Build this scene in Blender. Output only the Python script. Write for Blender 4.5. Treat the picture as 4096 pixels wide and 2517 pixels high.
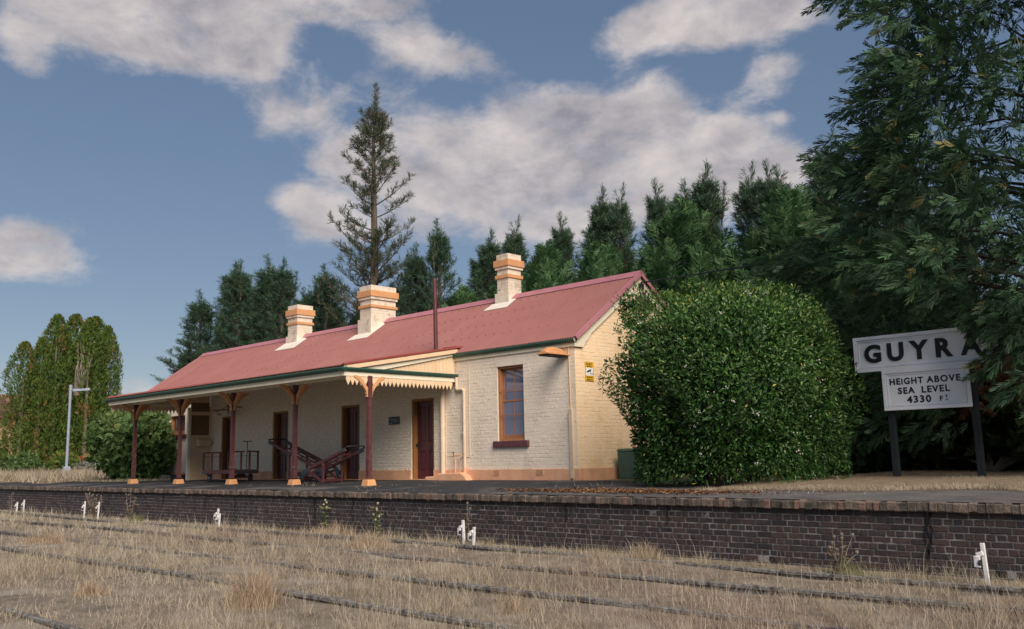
import bpy, math, random
import numpy as np
from mathutils import Matrix, Vector

# ------------------------------------------------------------------ reset
for o in list(bpy.data.objects):
    bpy.data.objects.remove(o)
scene = bpy.context.scene
col = scene.collection
R = math.radians
rnd = random.Random(7)
rng = np.random.default_rng(11)

# ------------------------------------------------------------------ camera
cam_d = bpy.data.cameras.new('camera')
cam = bpy.data.objects.new('camera', cam_d)
col.objects.link(cam)
CAM = Vector((12.984, -15.673, 0.544))
YAW, PITCH, ROLL = R(43.553), R(8.8805), R(-1.2676)
f_ = Vector((-math.sin(YAW)*math.cos(PITCH), math.cos(YAW)*math.cos(PITCH), math.sin(PITCH)))
r0 = Vector((math.cos(YAW), math.sin(YAW), 0)); u0 = r0.cross(f_)
r_ = math.cos(ROLL)*r0 + math.sin(ROLL)*u0
u_ = -math.sin(ROLL)*r0 + math.cos(ROLL)*u0
mw = Matrix((r_, u_, -f_)).transposed().to_4x4()
mw.translation = CAM
cam.matrix_world = mw
cam_d.sensor_width = 36.0; cam_d.sensor_fit = 'HORIZONTAL'; cam_d.lens = 31.985
cam_d.clip_start = 0.1; cam_d.clip_end = 3000
scene.camera = cam

# ------------------------------------------------------------------ light
SUN_DIR = Vector((0.735, -0.33, 0.60)).normalized()      # towards the sun
SUN_EL = math.asin(SUN_DIR.z); SUN_ROT = math.atan2(SUN_DIR.x, SUN_DIR.y)
sd = bpy.data.lights.new('sun', 'SUN'); sun = bpy.data.objects.new('sun', sd); col.objects.link(sun)
sd.energy = 3.4; sd.angle = R(42); sd.color = (1.0, 0.87, 0.73)
sun.rotation_euler = SUN_DIR.to_track_quat('Z', 'Y').to_euler()
sun.location = (30, -20, 30)

scene.view_settings.view_transform = 'Standard'
scene.view_settings.look = 'None'
scene.view_settings.exposure = 0.68
scene.view_settings.gamma = 1.0
scene.view_settings.use_curve_mapping = False

# world: clear blue sky with broken evening cloud, all in direction space
world = bpy.data.worlds.new('World'); scene.world = world; world.use_nodes = True
def make_world():
    nt = world.node_tree; N = nt.nodes; L = nt.links; N.clear()
    out = N.new('ShaderNodeOutputWorld')
    def math_(op, a, b=None, c=None, clamp=False):
        n = N.new('ShaderNodeMath'); n.operation = op; n.use_clamp = clamp
        for i, x in enumerate((a, b, c)):
            if x is None: continue
            if isinstance(x, (int, float)): n.inputs[i].default_value = x
            else: L.new(x, n.inputs[i])
        return n.outputs[0]
    def vmath(op, a, b=None):
        n = N.new('ShaderNodeVectorMath'); n.operation = op
        for i, x in enumerate((a, b)):
            if x is None: continue
            if isinstance(x, (tuple, list)): n.inputs[i].default_value = x
            else: L.new(x, n.inputs[i])
        return n
    sky = N.new('ShaderNodeTexSky'); sky.sky_type = 'NISHITA'; sky.sun_disc = False
    sky.sun_elevation = SUN_EL; sky.sun_rotation = SUN_ROT
    sky.altitude = 1300; sky.air_density = 1.0; sky.dust_density = 0.15; sky.ozone_density = 2.0
    bg = N.new('ShaderNodeBackground'); bg.inputs[1].default_value = 0.108
    hs = N.new('ShaderNodeHueSaturation'); hs.inputs['Hue'].default_value = .508; hs.inputs['Saturation'].default_value = 1.38; gm = N.new('ShaderNodeGamma'); gm.inputs[1].default_value = .5; L.new(sky.outputs[0], gm.inputs[0]); L.new(gm.outputs[0], hs.inputs['Color']); L.new(hs.outputs[0], bg.inputs[0])
    tc = N.new('ShaderNodeTexCoord'); d = tc.outputs['Generated']
    sx = N.new('ShaderNodeSeparateXYZ'); L.new(d, sx.inputs[0])
    az = math_('MULTIPLY', math_('ARCTAN2', sx.outputs[0], sx.outputs[1]), 180/math.pi)
    el = math_('MULTIPLY', math_('ARCSINE', sx.outputs[2]), 180/math.pi)
    p = N.new('ShaderNodeCombineXYZ'); L.new(az, p.inputs[0]); L.new(el, p.inputs[1]); p = p.outputs[0]
    # azimuth, elevation, radii in degrees, weight
    B = [(-71.7,24.7,3.8,1.5,1),(-66.4,24.9,5.4,1.8,1.1),(-61.2,24.4,3.3,1.5,1.1),(-62.3,26.8,6.8,1.2,1),(-53.6,27.8,6.9,1.1,1),
         (-72.9,22.3,1.3,1.1,.7),(-49.5,25.4,3,1.1,.8),(-46.5,24.3,2.5,1.1,.75),(-26.6,25.7,5.7,1.7,1.15),(-31.6,26.5,3.4,1.4,1),
         (-36.2,25.6,2.4,1.2,.62),(-59.1,21.1,2.8,1.3,.68),(-53.4,22.7,4.1,1.8,.42),(-53.6,18.6,3.7,2.1,.9),(-46.9,18.4,5.2,2.6,1.1),
         (-39.2,19.7,5.4,2.7,1.15),(-34.5,17.9,6,3,1.2),(-29.7,17.9,3.3,2,1),(-41.5,15.2,8,2.3,.9),(-55.6,14.2,2.3,1.7,.85),
         (-57.7,15.9,1.8,1,.65),(-72.0,11.8,3.1,1.9,1.4),(-66,4.2,3.5,1.3,.7),(-33.4,22.4,1.9,1.2,.6),(-26.6,22.3,2.2,1.1,.55),
         (-26,19.8,1.2,.4,.5),(-26.3,16.5,2.9,1.5,.6),(-30,9,7,3,.45),(-45,8,9,3,.5)]
    q = random.Random(5)
    for k in range(14):                      # the same broken cloud goes on round the rest of the sky
        a = q.uniform(-10, 275); e = q.uniform(6, 50)
        B.append((a if a < 180 else a-360, e, q.uniform(5, 13), q.uniform(2, 5), q.uniform(.7, 1.2)))
    tot = None
    for a, e, rx, ry, w in B:
        v = vmath('MULTIPLY', vmath('SUBTRACT', p, (a, e, 0)).outputs[0], (0.83/rx, 0.83/ry, 0))
        dd = vmath('DOT_PRODUCT', v.outputs[0], v.outputs[0]).outputs[1]
        g = math_('MULTIPLY', math_('EXPONENT', math_('MULTIPLY', dd, -1.0)), w)
        tot = g if tot is None else math_('ADD', tot, g)
    def fbm(scale, detail, off=(0, 0, 0), rough=.58, stretch=1.7):
        mp = N.new('ShaderNodeMapping'); L.new(d, mp.inputs[0]); mp.inputs[3].default_value = (1, 1, stretch); mp.inputs[1].default_value = off
        n = N.new('ShaderNodeTexNoise'); n.inputs['Scale'].default_value = scale; n.inputs['Detail'].default_value = detail
        n.inputs['Roughness'].default_value = rough; n.inputs['Distortion'].default_value = .25
        L.new(mp.outputs[0], n.inputs['Vector']); return n.outputs[0]
    n1 = fbm(13, 10, rough=.62)
    tot = math_('MINIMUM', tot, 1.15)
    s = math_('ADD', tot, math_('MULTIPLY', math_('SUBTRACT', n1, .5), 1.7))
    mr = N.new('ShaderNodeMapRange'); mr.interpolation_type = 'SMOOTHSTEP'
    L.new(s, mr.inputs[0]); mr.inputs[1].default_value = .50; mr.inputs[2].default_value = 1.16
    dens = mr.outputs[0]
    # cloud light: billows towards the sun brighter, thick bodies greyer
    n2 = fbm(9, 7, (0.014, -0.010, -0.05)); n3 = fbm(9, 7)
    rel = math_('MULTIPLY', math_('SUBTRACT', n3, n2), 2.3)
    thick = math_('MULTIPLY', math_('SUBTRACT', s, .9), -.40)
    lit = math_('ADD', math_('ADD', rel, thick), .62, clamp=True)
    ramp = N.new('ShaderNodeValToRGB'); L.new(lit, ramp.inputs[0])
    ramp.color_ramp.elements[0].color = (.30, .29, .33, 1); ramp.color_ramp.elements[0].position = .0
    ramp.color_ramp.elements[1].color = (.70, .64, .62, 1); ramp.color_ramp.elements[1].position = 1.0
    bc = N.new('ShaderNodeBackground'); bc.inputs[1].default_value = 0.64; L.new(ramp.outputs[0], bc.inputs[0])
    mx = N.new('ShaderNodeMixShader'); L.new(math_('MULTIPLY', dens, .94), mx.inputs[0]); L.new(bg.outputs[0], mx.inputs[1]); L.new(bc.outputs[0], mx.inputs[2])
    L.new(mx.outputs[0], out.inputs[0])
make_world()

# ------------------------------------------------------------------ materials
MATS = {}
def pm(name, c1, c2=None, scale=4., rough=.75, bump=0., bscale=60., spec=.3, metal=0., stretch=(1,1,1), lo=.35, hi=.65, attr=None, c3=None, detail=6, sscale=.35):
    m = bpy.data.materials.new(name); m.use_nodes = True; MATS[name] = m
    nt = m.node_tree; N = nt.nodes; L = nt.links
    b = N['Principled BSDF']; b.inputs['Roughness'].default_value = rough; b.inputs['Metallic'].default_value = metal
    b.inputs['Specular IOR Level'].default_value = spec
    c2 = c2 or tuple(x*.8 for x in c1)
    geo = N.new('ShaderNodeNewGeometry'); mp = N.new('ShaderNodeMapping'); L.new(geo.outputs['Position'], mp.inputs[0]); mp.inputs[3].default_value = stretch
    n = N.new('ShaderNodeTexNoise'); n.inputs['Scale'].default_value = scale; n.inputs['Detail'].default_value = detail; n.inputs['Roughness'].default_value = .6
    L.new(mp.outputs[0], n.inputs['Vector'])
    r = N.new('ShaderNodeValToRGB'); L.new(n.outputs[0], r.inputs[0])
    r.color_ramp.elements[0].position = lo; r.color_ramp.elements[1].position = hi
    r.color_ramp.elements[0].color = (*c1, 1); r.color_ramp.elements[1].color = (*c2, 1)
    outc = r.outputs[0]
    if c3:
        n2 = N.new('ShaderNodeTexNoise'); n2.inputs['Scale'].default_value = scale*sscale; n2.inputs['Detail'].default_value = 5; L.new(mp.outputs[0], n2.inputs['Vector'])
        r2 = N.new('ShaderNodeValToRGB'); L.new(n2.outputs[0], r2.inputs[0]); r2.color_ramp.elements[0].position = .52; r2.color_ramp.elements[1].position = .66
        mx = N.new('ShaderNodeMix'); mx.data_type = 'RGBA'; L.new(r2.outputs[0], mx.inputs[0]); L.new(outc, mx.inputs[6]); mx.inputs[7].default_value = (*c3, 1)
        outc = mx.outputs[2]
    if attr:
        a = N.new('ShaderNodeAttribute'); a.attribute_name = 'var'
        ra = N.new('ShaderNodeValToRGB'); L.new(a.outputs['Fac'], ra.inputs[0])
        els = ra.color_ramp.elements
        while len(els) < len(attr): els.new(.5)
        for k, (pos, c) in enumerate(attr): els[k].position = pos; els[k].color = (*c, 1)
        mx = N.new('ShaderNodeMix'); mx.data_type = 'RGBA'; mx.blend_type = 'MULTIPLY'; mx.inputs[0].default_value = 1
        L.new(outc, mx.inputs[6]); L.new(ra.outputs[0], mx.inputs[7]); outc = mx.outputs[2]
    L.new(outc, b.inputs['Base Color'])
    if bump:
        nb = N.new('ShaderNodeTexNoise'); nb.inputs['Scale'].default_value = bscale; nb.inputs['Detail'].default_value = 5; L.new(mp.outputs[0], nb.inputs['Vector'])
        bp = N.new('ShaderNodeBump'); bp.inputs['Strength'].default_value = bump; bp.inputs['Distance'].default_value = .02
        L.new(nb.outputs[0], bp.inputs['Height']); L.new(bp.outputs[0], b.inputs['Normal'])
    return m

def leafmat(name, stops, rough=.55, trans=.25, spec=.3):
    """foliage: colour by the per-leaf value 'var', with some light passing through"""
    m = bpy.data.materials.new(name); m.use_nodes = True; MATS[name] = m
    nt = m.node_tree; N = nt.nodes; L = nt.links; b = N['Principled BSDF']; out = N['Material Output']
    b.inputs['Roughness'].default_value = rough; b.inputs['Specular IOR Level'].default_value = spec
    a = N.new('ShaderNodeAttribute'); a.attribute_name = 'var'
    ra = N.new('ShaderNodeValToRGB'); L.new(a.outputs['Fac'], ra.inputs[0]); els = ra.color_ramp.elements
    while len(els) < len(stops): els.new(.5)
    for k, (pos, c) in enumerate(stops): els[k].position = pos; els[k].color = (*c, 1)
    L.new(ra.outputs[0], b.inputs['Base Color'])
    t = N.new('ShaderNodeBsdfTranslucent'); L.new(ra.outputs[0], t.inputs[0])
    mx = N.new('ShaderNodeMixShader'); mx.inputs[0].default_value = trans
    L.new(b.outputs[0], mx.inputs[1]); L.new(t.outputs[0], mx.inputs[2]); L.new(mx.outputs[0], out.inputs[0])
    return m

pm('wall_paint', (.74,.65,.545), (.775,.69,.59), 5, .72, .12, 45, c3=(.69,.60,.50))
pm('gable_paint_warmlit', (.83,.625,.41), (.85,.66,.455), 6, .72, .25, 45, c3=(.78,.57,.35))  # wall colour with the warm side light painted in: lighter, more apricot
pm('wall_worn', (.70,.58,.43), (.84,.80,.74), 9, .5, .4, 30, stretch=(.7,1,3.2), lo=.40, hi=.66, spec=.45)
pm('plinth_paint', (.68,.36,.21), (.73,.42,.27), 5, .7, .4, 40, c3=(.58,.33,.21))
pm('trim_orange', (.62,.32,.15), (.56,.28,.13), 5, .6, .2, 50)
pm('trim_cream', (.76,.70,.56), (.70,.63,.49), 3, .6, .1, 50)
pm('board_cream', (.72,.54,.36), (.66,.48,.31), 4, .65, .15, 60, stretch=(1,1,.3))
pm('gutter_green', (.022,.075,.055), (.03,.10,.075), 3, .4, 0, spec=.5)
pm('roof_red', (.278,.119,.108), (.260,.108,.098), 2.0, .55, .05, 30, c3=(.283,.126,.115), spec=.35)
pm('roof_cap', (.46,.19,.22), (.40,.16,.19), 3, .5, 0, spec=.4)
pm('roof_flash', (.22,.045,.04), (.26,.06,.05), 3, .5, 0)
pm('flash_cream', (.78,.73,.64), (.70,.65,.57), 4, .6, .1, 30)
pm('chimney_paint', (.72,.64,.53), (.64,.55,.45), 7, .75, .4, 40, c3=(.50,.42,.34), sscale=.6)
pm('maroon', (.090,.022,.026), (.075,.018,.022), 6, .38, .15, 40, spec=.5)
pm('maroon_worn', (.085,.026,.030), (.13,.052,.056), 8, .5, .3, 40, spec=.4, lo=.45, hi=.75)
pm('door_ochre', (.30,.14,.045), (.26,.12,.04), 5, .55, .1, 50)
pm('window_timber', (.36,.17,.085), (.31,.14,.07), 6, .55, .1, 50)
pm('sill_purple', (.10,.038,.050), (.13,.055,.065), 8, .55, .3, 30)
pm('black_iron', (.018,.020,.024), (.03,.03,.034), 12, .5, .2, 60, spec=.4)
pm('teal_iron', (.035,.085,.105), (.03,.05,.06), 12, .5, .2, 60)
pm('rubber', (.016,.017,.02), (.025,.026,.03), 20, .75, .1, 80)
pm('pipe_cream', (.66,.54,.41), (.60,.48,.36), 5, .5, .05, 40)
pm('asphalt', (.022,.023,.027), (.045,.046,.052), 9, .85, .9, 35, c3=(.12,.112,.108), sscale=.07)
pm('lawn_dry', (.24,.185,.13), (.145,.11,.076), 5, .95, .6, 30, c3=(.20,.145,.105))
pm('ground_dry', (.24,.205,.16), (.125,.103,.082), 5.0, .95, .9, 30, c3=(.28,.25,.21), sscale=.25)
pm('far_ground', (.20,.18,.08), (.12,.12,.05), .3, .95)
pm('brick_dark', (.037,.029,.033), (.054,.042,.044), 12, .7, .5, 60, attr=[(0,(.72,.72,.80)),(.6,(1,1,1)),(1,(1.30,1.12,1.02))], spec=.35)
pm('coping_brick', (.105,.086,.074), (.18,.150,.130), 14, .85, .7, 50, attr=[(0,(.50,.50,.53)),(.6,(.95,.95,.92)),(.92,(1.15,1.05,1.0)),(1,(1.35,1.02,.95))], c3=(.065,.058,.052), sscale=.4)
pm('mortar', (.11,.105,.108), (.30,.295,.30), 7, .9, .5, 50, lo=.40, hi=.70)
pm('tar', (.008,.008,.010), (.016,.016,.018), 9, .7, .3, 60)
pm('rail_steel', (.10,.09,.088), (.26,.265,.25), 18, .8, .6, 60, lo=.40, hi=.66, c3=(.05,.045,.045), sscale=.45)
pm('sign_white', (.74,.78,.87), (.71,.75,.84), 7, .5, .05, 40)
pm('sign_black', (.012,.013,.016), (.02,.021,.025), 9, .55, .1, 50)
pm('sign_post', (.010,.014,.018), (.018,.024,.03), 6, .6, .2, 40)
pm('white_paint', (.66,.66,.67), (.40,.39,.38), 14, .6, .2, 60, lo=.45, hi=.8)
pm('galvanised', (.22,.26,.33), (.28,.32,.39), 6, .45, .05, 40, spec=.5)
pm('lamp_orange', (.60,.30,.14), (.52,.25,.11), 6, .6, .1, 40)
pm('yellow_sign', (.80,.46,.012), (.76,.43,.01), 4, .5)
pm('sign_face_white', (.78,.78,.76), (.74,.74,.72), 4, .5)
pm('plaque_black', (.016,.022,.030), (.02,.027,.036), 4, .4, spec=.5)
pm('letter_white', (.62,.64,.66), (.55,.57,.6), 4, .6)
pm('grey_board', (.55,.53,.49), (.48,.46,.42), 4, .6)
pm('bin_green', (.055,.105,.09), (.07,.125,.105), 5, .6, .1, 40)
pm('shed_grey', (.19,.24,.25), (.21,.26,.27), 3, .6)
pm('old_timber', (.12,.105,.09), (.20,.18,.16), 8, .9, .6, 40, stretch=(.2,1,1))
pm('bark', (.075,.058,.045), (.125,.10,.08), 6, .95, .8, 20, stretch=(1,1,.25))
pm('bark_dark', (.035,.028,.022), (.06,.048,.038), 6, .95, .8, 20, stretch=(1,1,.25))
pm('dead_wood', (.27,.23,.19), (.18,.15,.12), 6, .95, .5, 20)
pm('house_cladding', (.60,.42,.22), (.55,.38,.2), 2, .7)
pm('house_roof', (.26,.12,.11), (.22,.10,.09), 4, .8)
pm('copper_tap', (.25,.13,.05), (.18,.10,.04), 20, .4, metal=.6)
pm('cable', (.015,.02,.024), (.02,.025,.03), 5, .6)
pm('chain_steel', (.22,.20,.17), (.12,.10,.08), 30, .6, metal=.5)
pm('seed_tan', (.40,.36,.25), (.30,.26,.17), 20, .8)
pm('dark_room', (.02,.018,.016), (.025,.02,.018), 3, .9)

def glassmat(name, base, rough=.04, spec=.9):
    m = pm(name, base, tuple(x*.8 for x in base), 2, rough, 0, spec=spec); return m
glassmat('pane_blue', (.14,.155,.26))
glassmat('pane_brown', (.10,.07,.06), .1, .5)

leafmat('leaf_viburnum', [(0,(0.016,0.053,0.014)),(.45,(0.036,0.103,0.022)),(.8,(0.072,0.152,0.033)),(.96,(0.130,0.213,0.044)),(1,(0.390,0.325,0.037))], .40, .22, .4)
leafmat('leaf_flower', [(0,(.55,.50,.50)),(1,(.80,.78,.76))], .6, .3)
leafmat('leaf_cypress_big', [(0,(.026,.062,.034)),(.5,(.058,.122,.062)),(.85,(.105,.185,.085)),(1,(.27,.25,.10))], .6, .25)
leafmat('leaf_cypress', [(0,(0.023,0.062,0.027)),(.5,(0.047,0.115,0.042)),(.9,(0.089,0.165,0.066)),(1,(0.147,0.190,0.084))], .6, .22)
leafmat('leaf_pine', [(0,(0.025,0.062,0.035)),(.5,(0.052,0.106,0.061)),(1,(0.098,0.162,0.088))], .6, .15)
leafmat('leaf_pine_dying', [(0,(.030,.055,.030)),(.5,(.065,.090,.050)),(.68,(.10,.095,.055)),(.8,(.17,.12,.08)),(1,(.22,.15,.10))], .7, .12)
leafmat('leaf_column', [(0,(.022,.062,.012)),(.5,(.062,.125,.022)),(.82,(.13,.175,.035)),(.93,(.20,.15,.045)),(1,(.26,.12,.055))], .65, .2)
leafmat('leaf_shrub', [(0,(.022,.060,.018)),(.5,(.065,.125,.038)),(.92,(.12,.185,.06)),(1,(.22,.16,.05))], .6, .2)
leafmat('leaf_red', [(0,(.10,.05,.03)),(.5,(.32,.075,.045)),(1,(.45,.14,.08))], .6, .25)
leafmat('leaf_silver', [(0,(.10,.11,.09)),(1,(.24,.24,.21))], .8, .1)
leafmat('leaf_brown', [(0,(.10,.05,.03)),(1,(.26,.13,.08))], .8, .2)
leafmat('leaf_thicket', [(0,(.010,.022,.008)),(.7,(.030,.050,.018)),(1,(.08,.08,.03))], .7, .15)
leafmat('leaf_litter', [(0,(.07,.035,.02)),(.5,(.17,.08,.04)),(1,(.30,.17,.09))], .8, .1)
leafmat('grass_dry', [(0,(0.162,0.129,0.099)),(.3,(0.293,0.240,0.175)),(.6,(0.406,0.342,0.257)),(.88,(0.519,0.462,0.369)),(.95,(0.268,0.186,0.154)),(1,(0.162,0.173,0.078))], .8, .2, .2)
leafmat('grass_tuft', [(0,(0.250,0.165,0.108)),(.5,(0.402,0.305,0.209)),(1,(0.552,0.457,0.348))], .8, .2, .2)
leafmat('weed_green', [(0,(.07,.10,.035)),(.5,(.17,.18,.075)),(1,(.40,.34,.19))], .7, .25)
leafmat('weed_dry', [(0,(0.072,0.048,0.034)),(.6,(0.176,0.128,0.093)),(1,(0.360,0.304,0.238))], .85, .15)

# ------------------------------------------------------------------ builders
WORLD = {}          # object -> world origin
def reg(o, origin, parent=None):
    col.objects.link(o); WORLD[o.name] = Vector(origin)
    if parent is not None:
        o.parent = parent; o.location = Vector(origin)-WORLD[parent.name]
    else: o.location = origin
    return o
def tag(o, label=None, cat=None, group=None, kind=None):
    if label: o['label'] = label
    if cat: o['category'] = cat
    if group: o['group'] = group
    if kind: o['kind'] = kind
    return o
def thing(name, origin, label, cat, group=None):
    o = bpy.data.objects.new(name, None); o.empty_display_size = .3
    reg(o, origin); return tag(o, label, cat, group)
class MB:
    def __init__(s): s.v = []; s.f = []
    def add(s, vs, fs):
        n = len(s.v); s.v += [tuple(p) for p in vs]; s.f += [tuple(i+n for i in f) for f in fs]; return s
    def box(s, x0, x1, y0, y1, z0, z1):
        return s.add([(x0,y0,z0),(x1,y0,z0),(x1,y1,z0),(x0,y1,z0),(x0,y0,z1),(x1,y0,z1),(x1,y1,z1),(x0,y1,z1)],
                     [(3,2,1,0),(4,5,6,7),(0,1,5,4),(1,2,6,5),(2,3,7,6),(3,0,4,7)])
    def frustum(s, cx, cy, z0, z1, hx0, hy0, hx1, hy1):
        return s.add([(cx-hx0,cy-hy0,z0),(cx+hx0,cy-hy0,z0),(cx+hx0,cy+hy0,z0),(cx-hx0,cy+hy0,z0),(cx-hx1,cy-hy1,z1),(cx+hx1,cy-hy1,z1),(cx+hx1,cy+hy1,z1),(cx-hx1,cy+hy1,z1)],
                     [(3,2,1,0),(4,5,6,7),(0,1,5,4),(1,2,6,5),(2,3,7,6),(3,0,4,7)])
    def prism(s, poly, axis, a, b):
        """poly: 2-D points; extruded along axis from a to b (x: (y,z), y: (x,z), z: (x,y))"""
        def P(p, t):
            return (t, p[0], p[1]) if axis == 'x' else ((p[0], t, p[1]) if axis == 'y' else (p[0], p[1], t))
        n = len(poly); vs = [P(p, a) for p in poly]+[P(p, b) for p in poly]
        return s.add(vs, [tuple(range(n))[::-1], tuple(range(n, 2*n))]+[(i, (i+1) % n, n+(i+1) % n, n+i) for i in range(n)])
    def bar(s, p, q, w, h, up=(0,0,1)):
        p = Vector(p); q = Vector(q); d = (q-p).normalized(); up = Vector(up)
        if abs(d.dot(up)) > .98: up = Vector((0,1,0))
        sd_ = d.cross(up).normalized(); u2 = sd_.cross(d)
        a, b = sd_*w/2, u2*h/2
        return s.add([p-a-b,p+a-b,p+a+b,p-a+b,q-a-b,q+a-b,q+a+b,q-a+b],[(3,2,1,0),(4,5,6,7),(0,1,5,4),(1,2,6,5),(2,3,7,6),(3,0,4,7)])
    def tube(s, pts, rad, n=8, cap=True):
        pts = [Vector(p) for p in pts]; rads = rad if isinstance(rad, (list, tuple)) else [rad]*len(pts)
        vs = []; fs = []
        for i, p in enumerate(pts):
            d = (pts[min(i+1, len(pts)-1)]-pts[max(i-1, 0)]).normalized()
            a = d.cross(Vector((0,0,1)) if abs(d.z) < .9 else Vector((0,1,0))).normalized(); b = d.cross(a)
            for k in range(n):
                t = 2*math.pi*k/n; vs.append(p+(a*math.cos(t)+b*math.sin(t))*rads[i])
        for i in range(len(pts)-1):
            for k in range(n): fs.append((i*n+k, i*n+(k+1) % n, (i+1)*n+(k+1) % n, (i+1)*n+k))
        if cap: fs += [tuple(range(n))[::-1], tuple(range((len(pts)-1)*n, len(pts)*n))]
        return s.add(vs, fs)
    def disc(s, c, axis, r, w, n=20):
        ax = Vector(axis).normalized(); return s.tube([Vector(c)-ax*w/2, Vector(c)+ax*w/2], r, n)
    def mesh(s, name, mat, origin):
        me = bpy.data.meshes.new(name); o = Vector(origin)
        me.from_pydata([tuple(Vector(p)-o) for p in s.v], [], s.f); me.materials.append(MATS[mat]); me.update(); return me
    def build(s, name, mat, parent=None, origin=None, bevel=0, smooth=False):
        if origin is None:
            if parent is not None: origin = WORLD[parent.name]
            else:
                a = np.array(s.v); origin = ((a[:,0].min()+a[:,0].max())/2, (a[:,1].min()+a[:,1].max())/2, a[:,2].min())
        me = s.mesh(name, mat, origin)
        if smooth:
            me.shade_smooth()
            try: me.set_sharp_from_angle(angle=R(40))
            except Exception: pass
        o = bpy.data.objects.new(name, me); reg(o, origin, parent)
        if bevel:
            b = o.modifiers.new('bevel', 'BEVEL'); b.width = bevel; b.segments = 2; b.limit_method = 'ANGLE'
        return o
def inst(name, me, origin, parent=None):
    o = bpy.data.objects.new(name, me); return reg(o, origin, parent)

def npmesh(name, V, F, mat, var=None, origin=(0,0,0)):
    """V (n,3), F (m,4) quads or (m,3) triangles, var per vertex"""
    me = bpy.data.meshes.new(name); n, m, k = len(V), len(F), F.shape[1]
    me.vertices.add(n); me.vertices.foreach_set('co', np.ascontiguousarray(V-np.array(origin), dtype=np.float32).ravel())
    me.loops.add(m*k); me.loops.foreach_set('vertex_index', np.ascontiguousarray(F, dtype=np.int32).ravel())
    me.polygons.add(m); me.polygons.foreach_set('loop_start', np.arange(0, m*k, k, dtype=np.int32))
    if var is not None:
        a = me.attributes.new('var', 'FLOAT', 'POINT'); a.data.foreach_set('value', np.ascontiguousarray(var, dtype=np.float32))
    me.materials.append(MATS[mat]); me.update(calc_edges=True); return me
def vnoise(x, y, seed=0, s=1.):
    g = np.random.default_rng(seed).random((64, 64)); x = np.asarray(x)*s; y = np.asarray(y)*s
    i = np.floor(x).astype(int); j = np.floor(y).astype(int); fx = x-i; fy = y-j
    fx = fx*fx*(3-2*fx); fy = fy*fy*(3-2*fy); a = lambda p, q: g[p % 64, q % 64]
    return (a(i,j)*(1-fx)+a(i+1,j)*fx)*(1-fy)+(a(i,j+1)*(1-fx)+a(i+1,j+1)*fx)*fy
def norm(v): return v/np.maximum(np.linalg.norm(v, axis=-1, keepdims=True), 1e-9)
def replicate(T, Q, pos, fwd, up, scl):
    """template verts T (k,3) in (forward, side, up), quads Q, placed n times"""
    f = norm(fwd); s = norm(np.cross(up, f)); u = np.cross(f, s)
    M = np.stack([f, s, u], 1)                                # n,3(axes),3
    V = np.einsum('kj,nji->nki', T, M)*np.asarray(scl)[:, None, None]+pos[:, None, :]
    n, k = len(pos), len(T)
    F = (Q[None]+(np.arange(n)*k)[:, None, None]).reshape(-1, Q.shape[1])
    return V.reshape(-1, 3), F
def rvec(n): return norm(rng.normal(size=(n, 3)))
def leaf_T(w=.42, fold=.12):      # one folded leaf: two quads
    T = np.array([(0,0,0),(.45,w/2,fold),(1,0,0),(.45,-w/2,fold),(.5,0,-.02)]); Q = np.array([(0,4,2,1),(0,3,2,4)]); return T, Q
def frond_T(ns=8, w=.42, tw=.075, seed=1, droop=.1, ang_=(30, 52)):
    q = random.Random(seed); T = []; Q = []
    def rh(b, t, wd):
        b = np.array(b); t = np.array(t); d = t-b; sd_ = np.array([-d[1], d[0], 0]); sd_ = sd_/(np.linalg.norm(sd_)+1e-9)*wd
        m = b+d*.5; n = len(T); T.extend([b, m+sd_, t, m-sd_]); Q.append((n, n+1, n+2, n+3))
    for i in range(ns):
        t = .08+.85*i/ns
        for sgn in (-1, 1):
            ln = w*(1-t)**.7*q.uniform(.7, 1.15)+.05
            b = (t, 0, q.uniform(-.02,.02)-droop*t*t); ang = R(q.uniform(*ang_))
            rh(b, (t+ln*math.cos(ang), sgn*ln*math.sin(ang), b[2]+q.uniform(-.10,.10)), tw)
    rh((.0,0,0), (.6,0,-droop*.3), tw*.6); rh((.55,0,-droop*.3), (1.05,0,-droop), tw)
    return np.array(T), np.array(Q)
def tuft_T(n=12, seed=2, spread=55, wd=.035):
    q = random.Random(seed); T = []; Q = []
    for i in range(n):
        a = 2*math.pi*q.random(); sp = R(q.uniform(8, spread)); s0 = q.uniform(0, .45); ln = q.uniform(.55, 1.0)
        d = np.array([math.cos(sp), math.sin(sp)*math.cos(a), math.sin(sp)*math.sin(a)]); b = np.array([s0, 0, 0]); t = b+d*ln
        sd_ = norm(np.cross(d, np.array([q.gauss(0,1), q.gauss(0,1), q.gauss(0,1)])))*wd; m = b+d*ln*.5
        k = len(T); T += [b, m+sd_, t, m-sd_]; Q.append((k, k+1, k+2, k+3))
    return np.array(T), np.array(Q)

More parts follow.
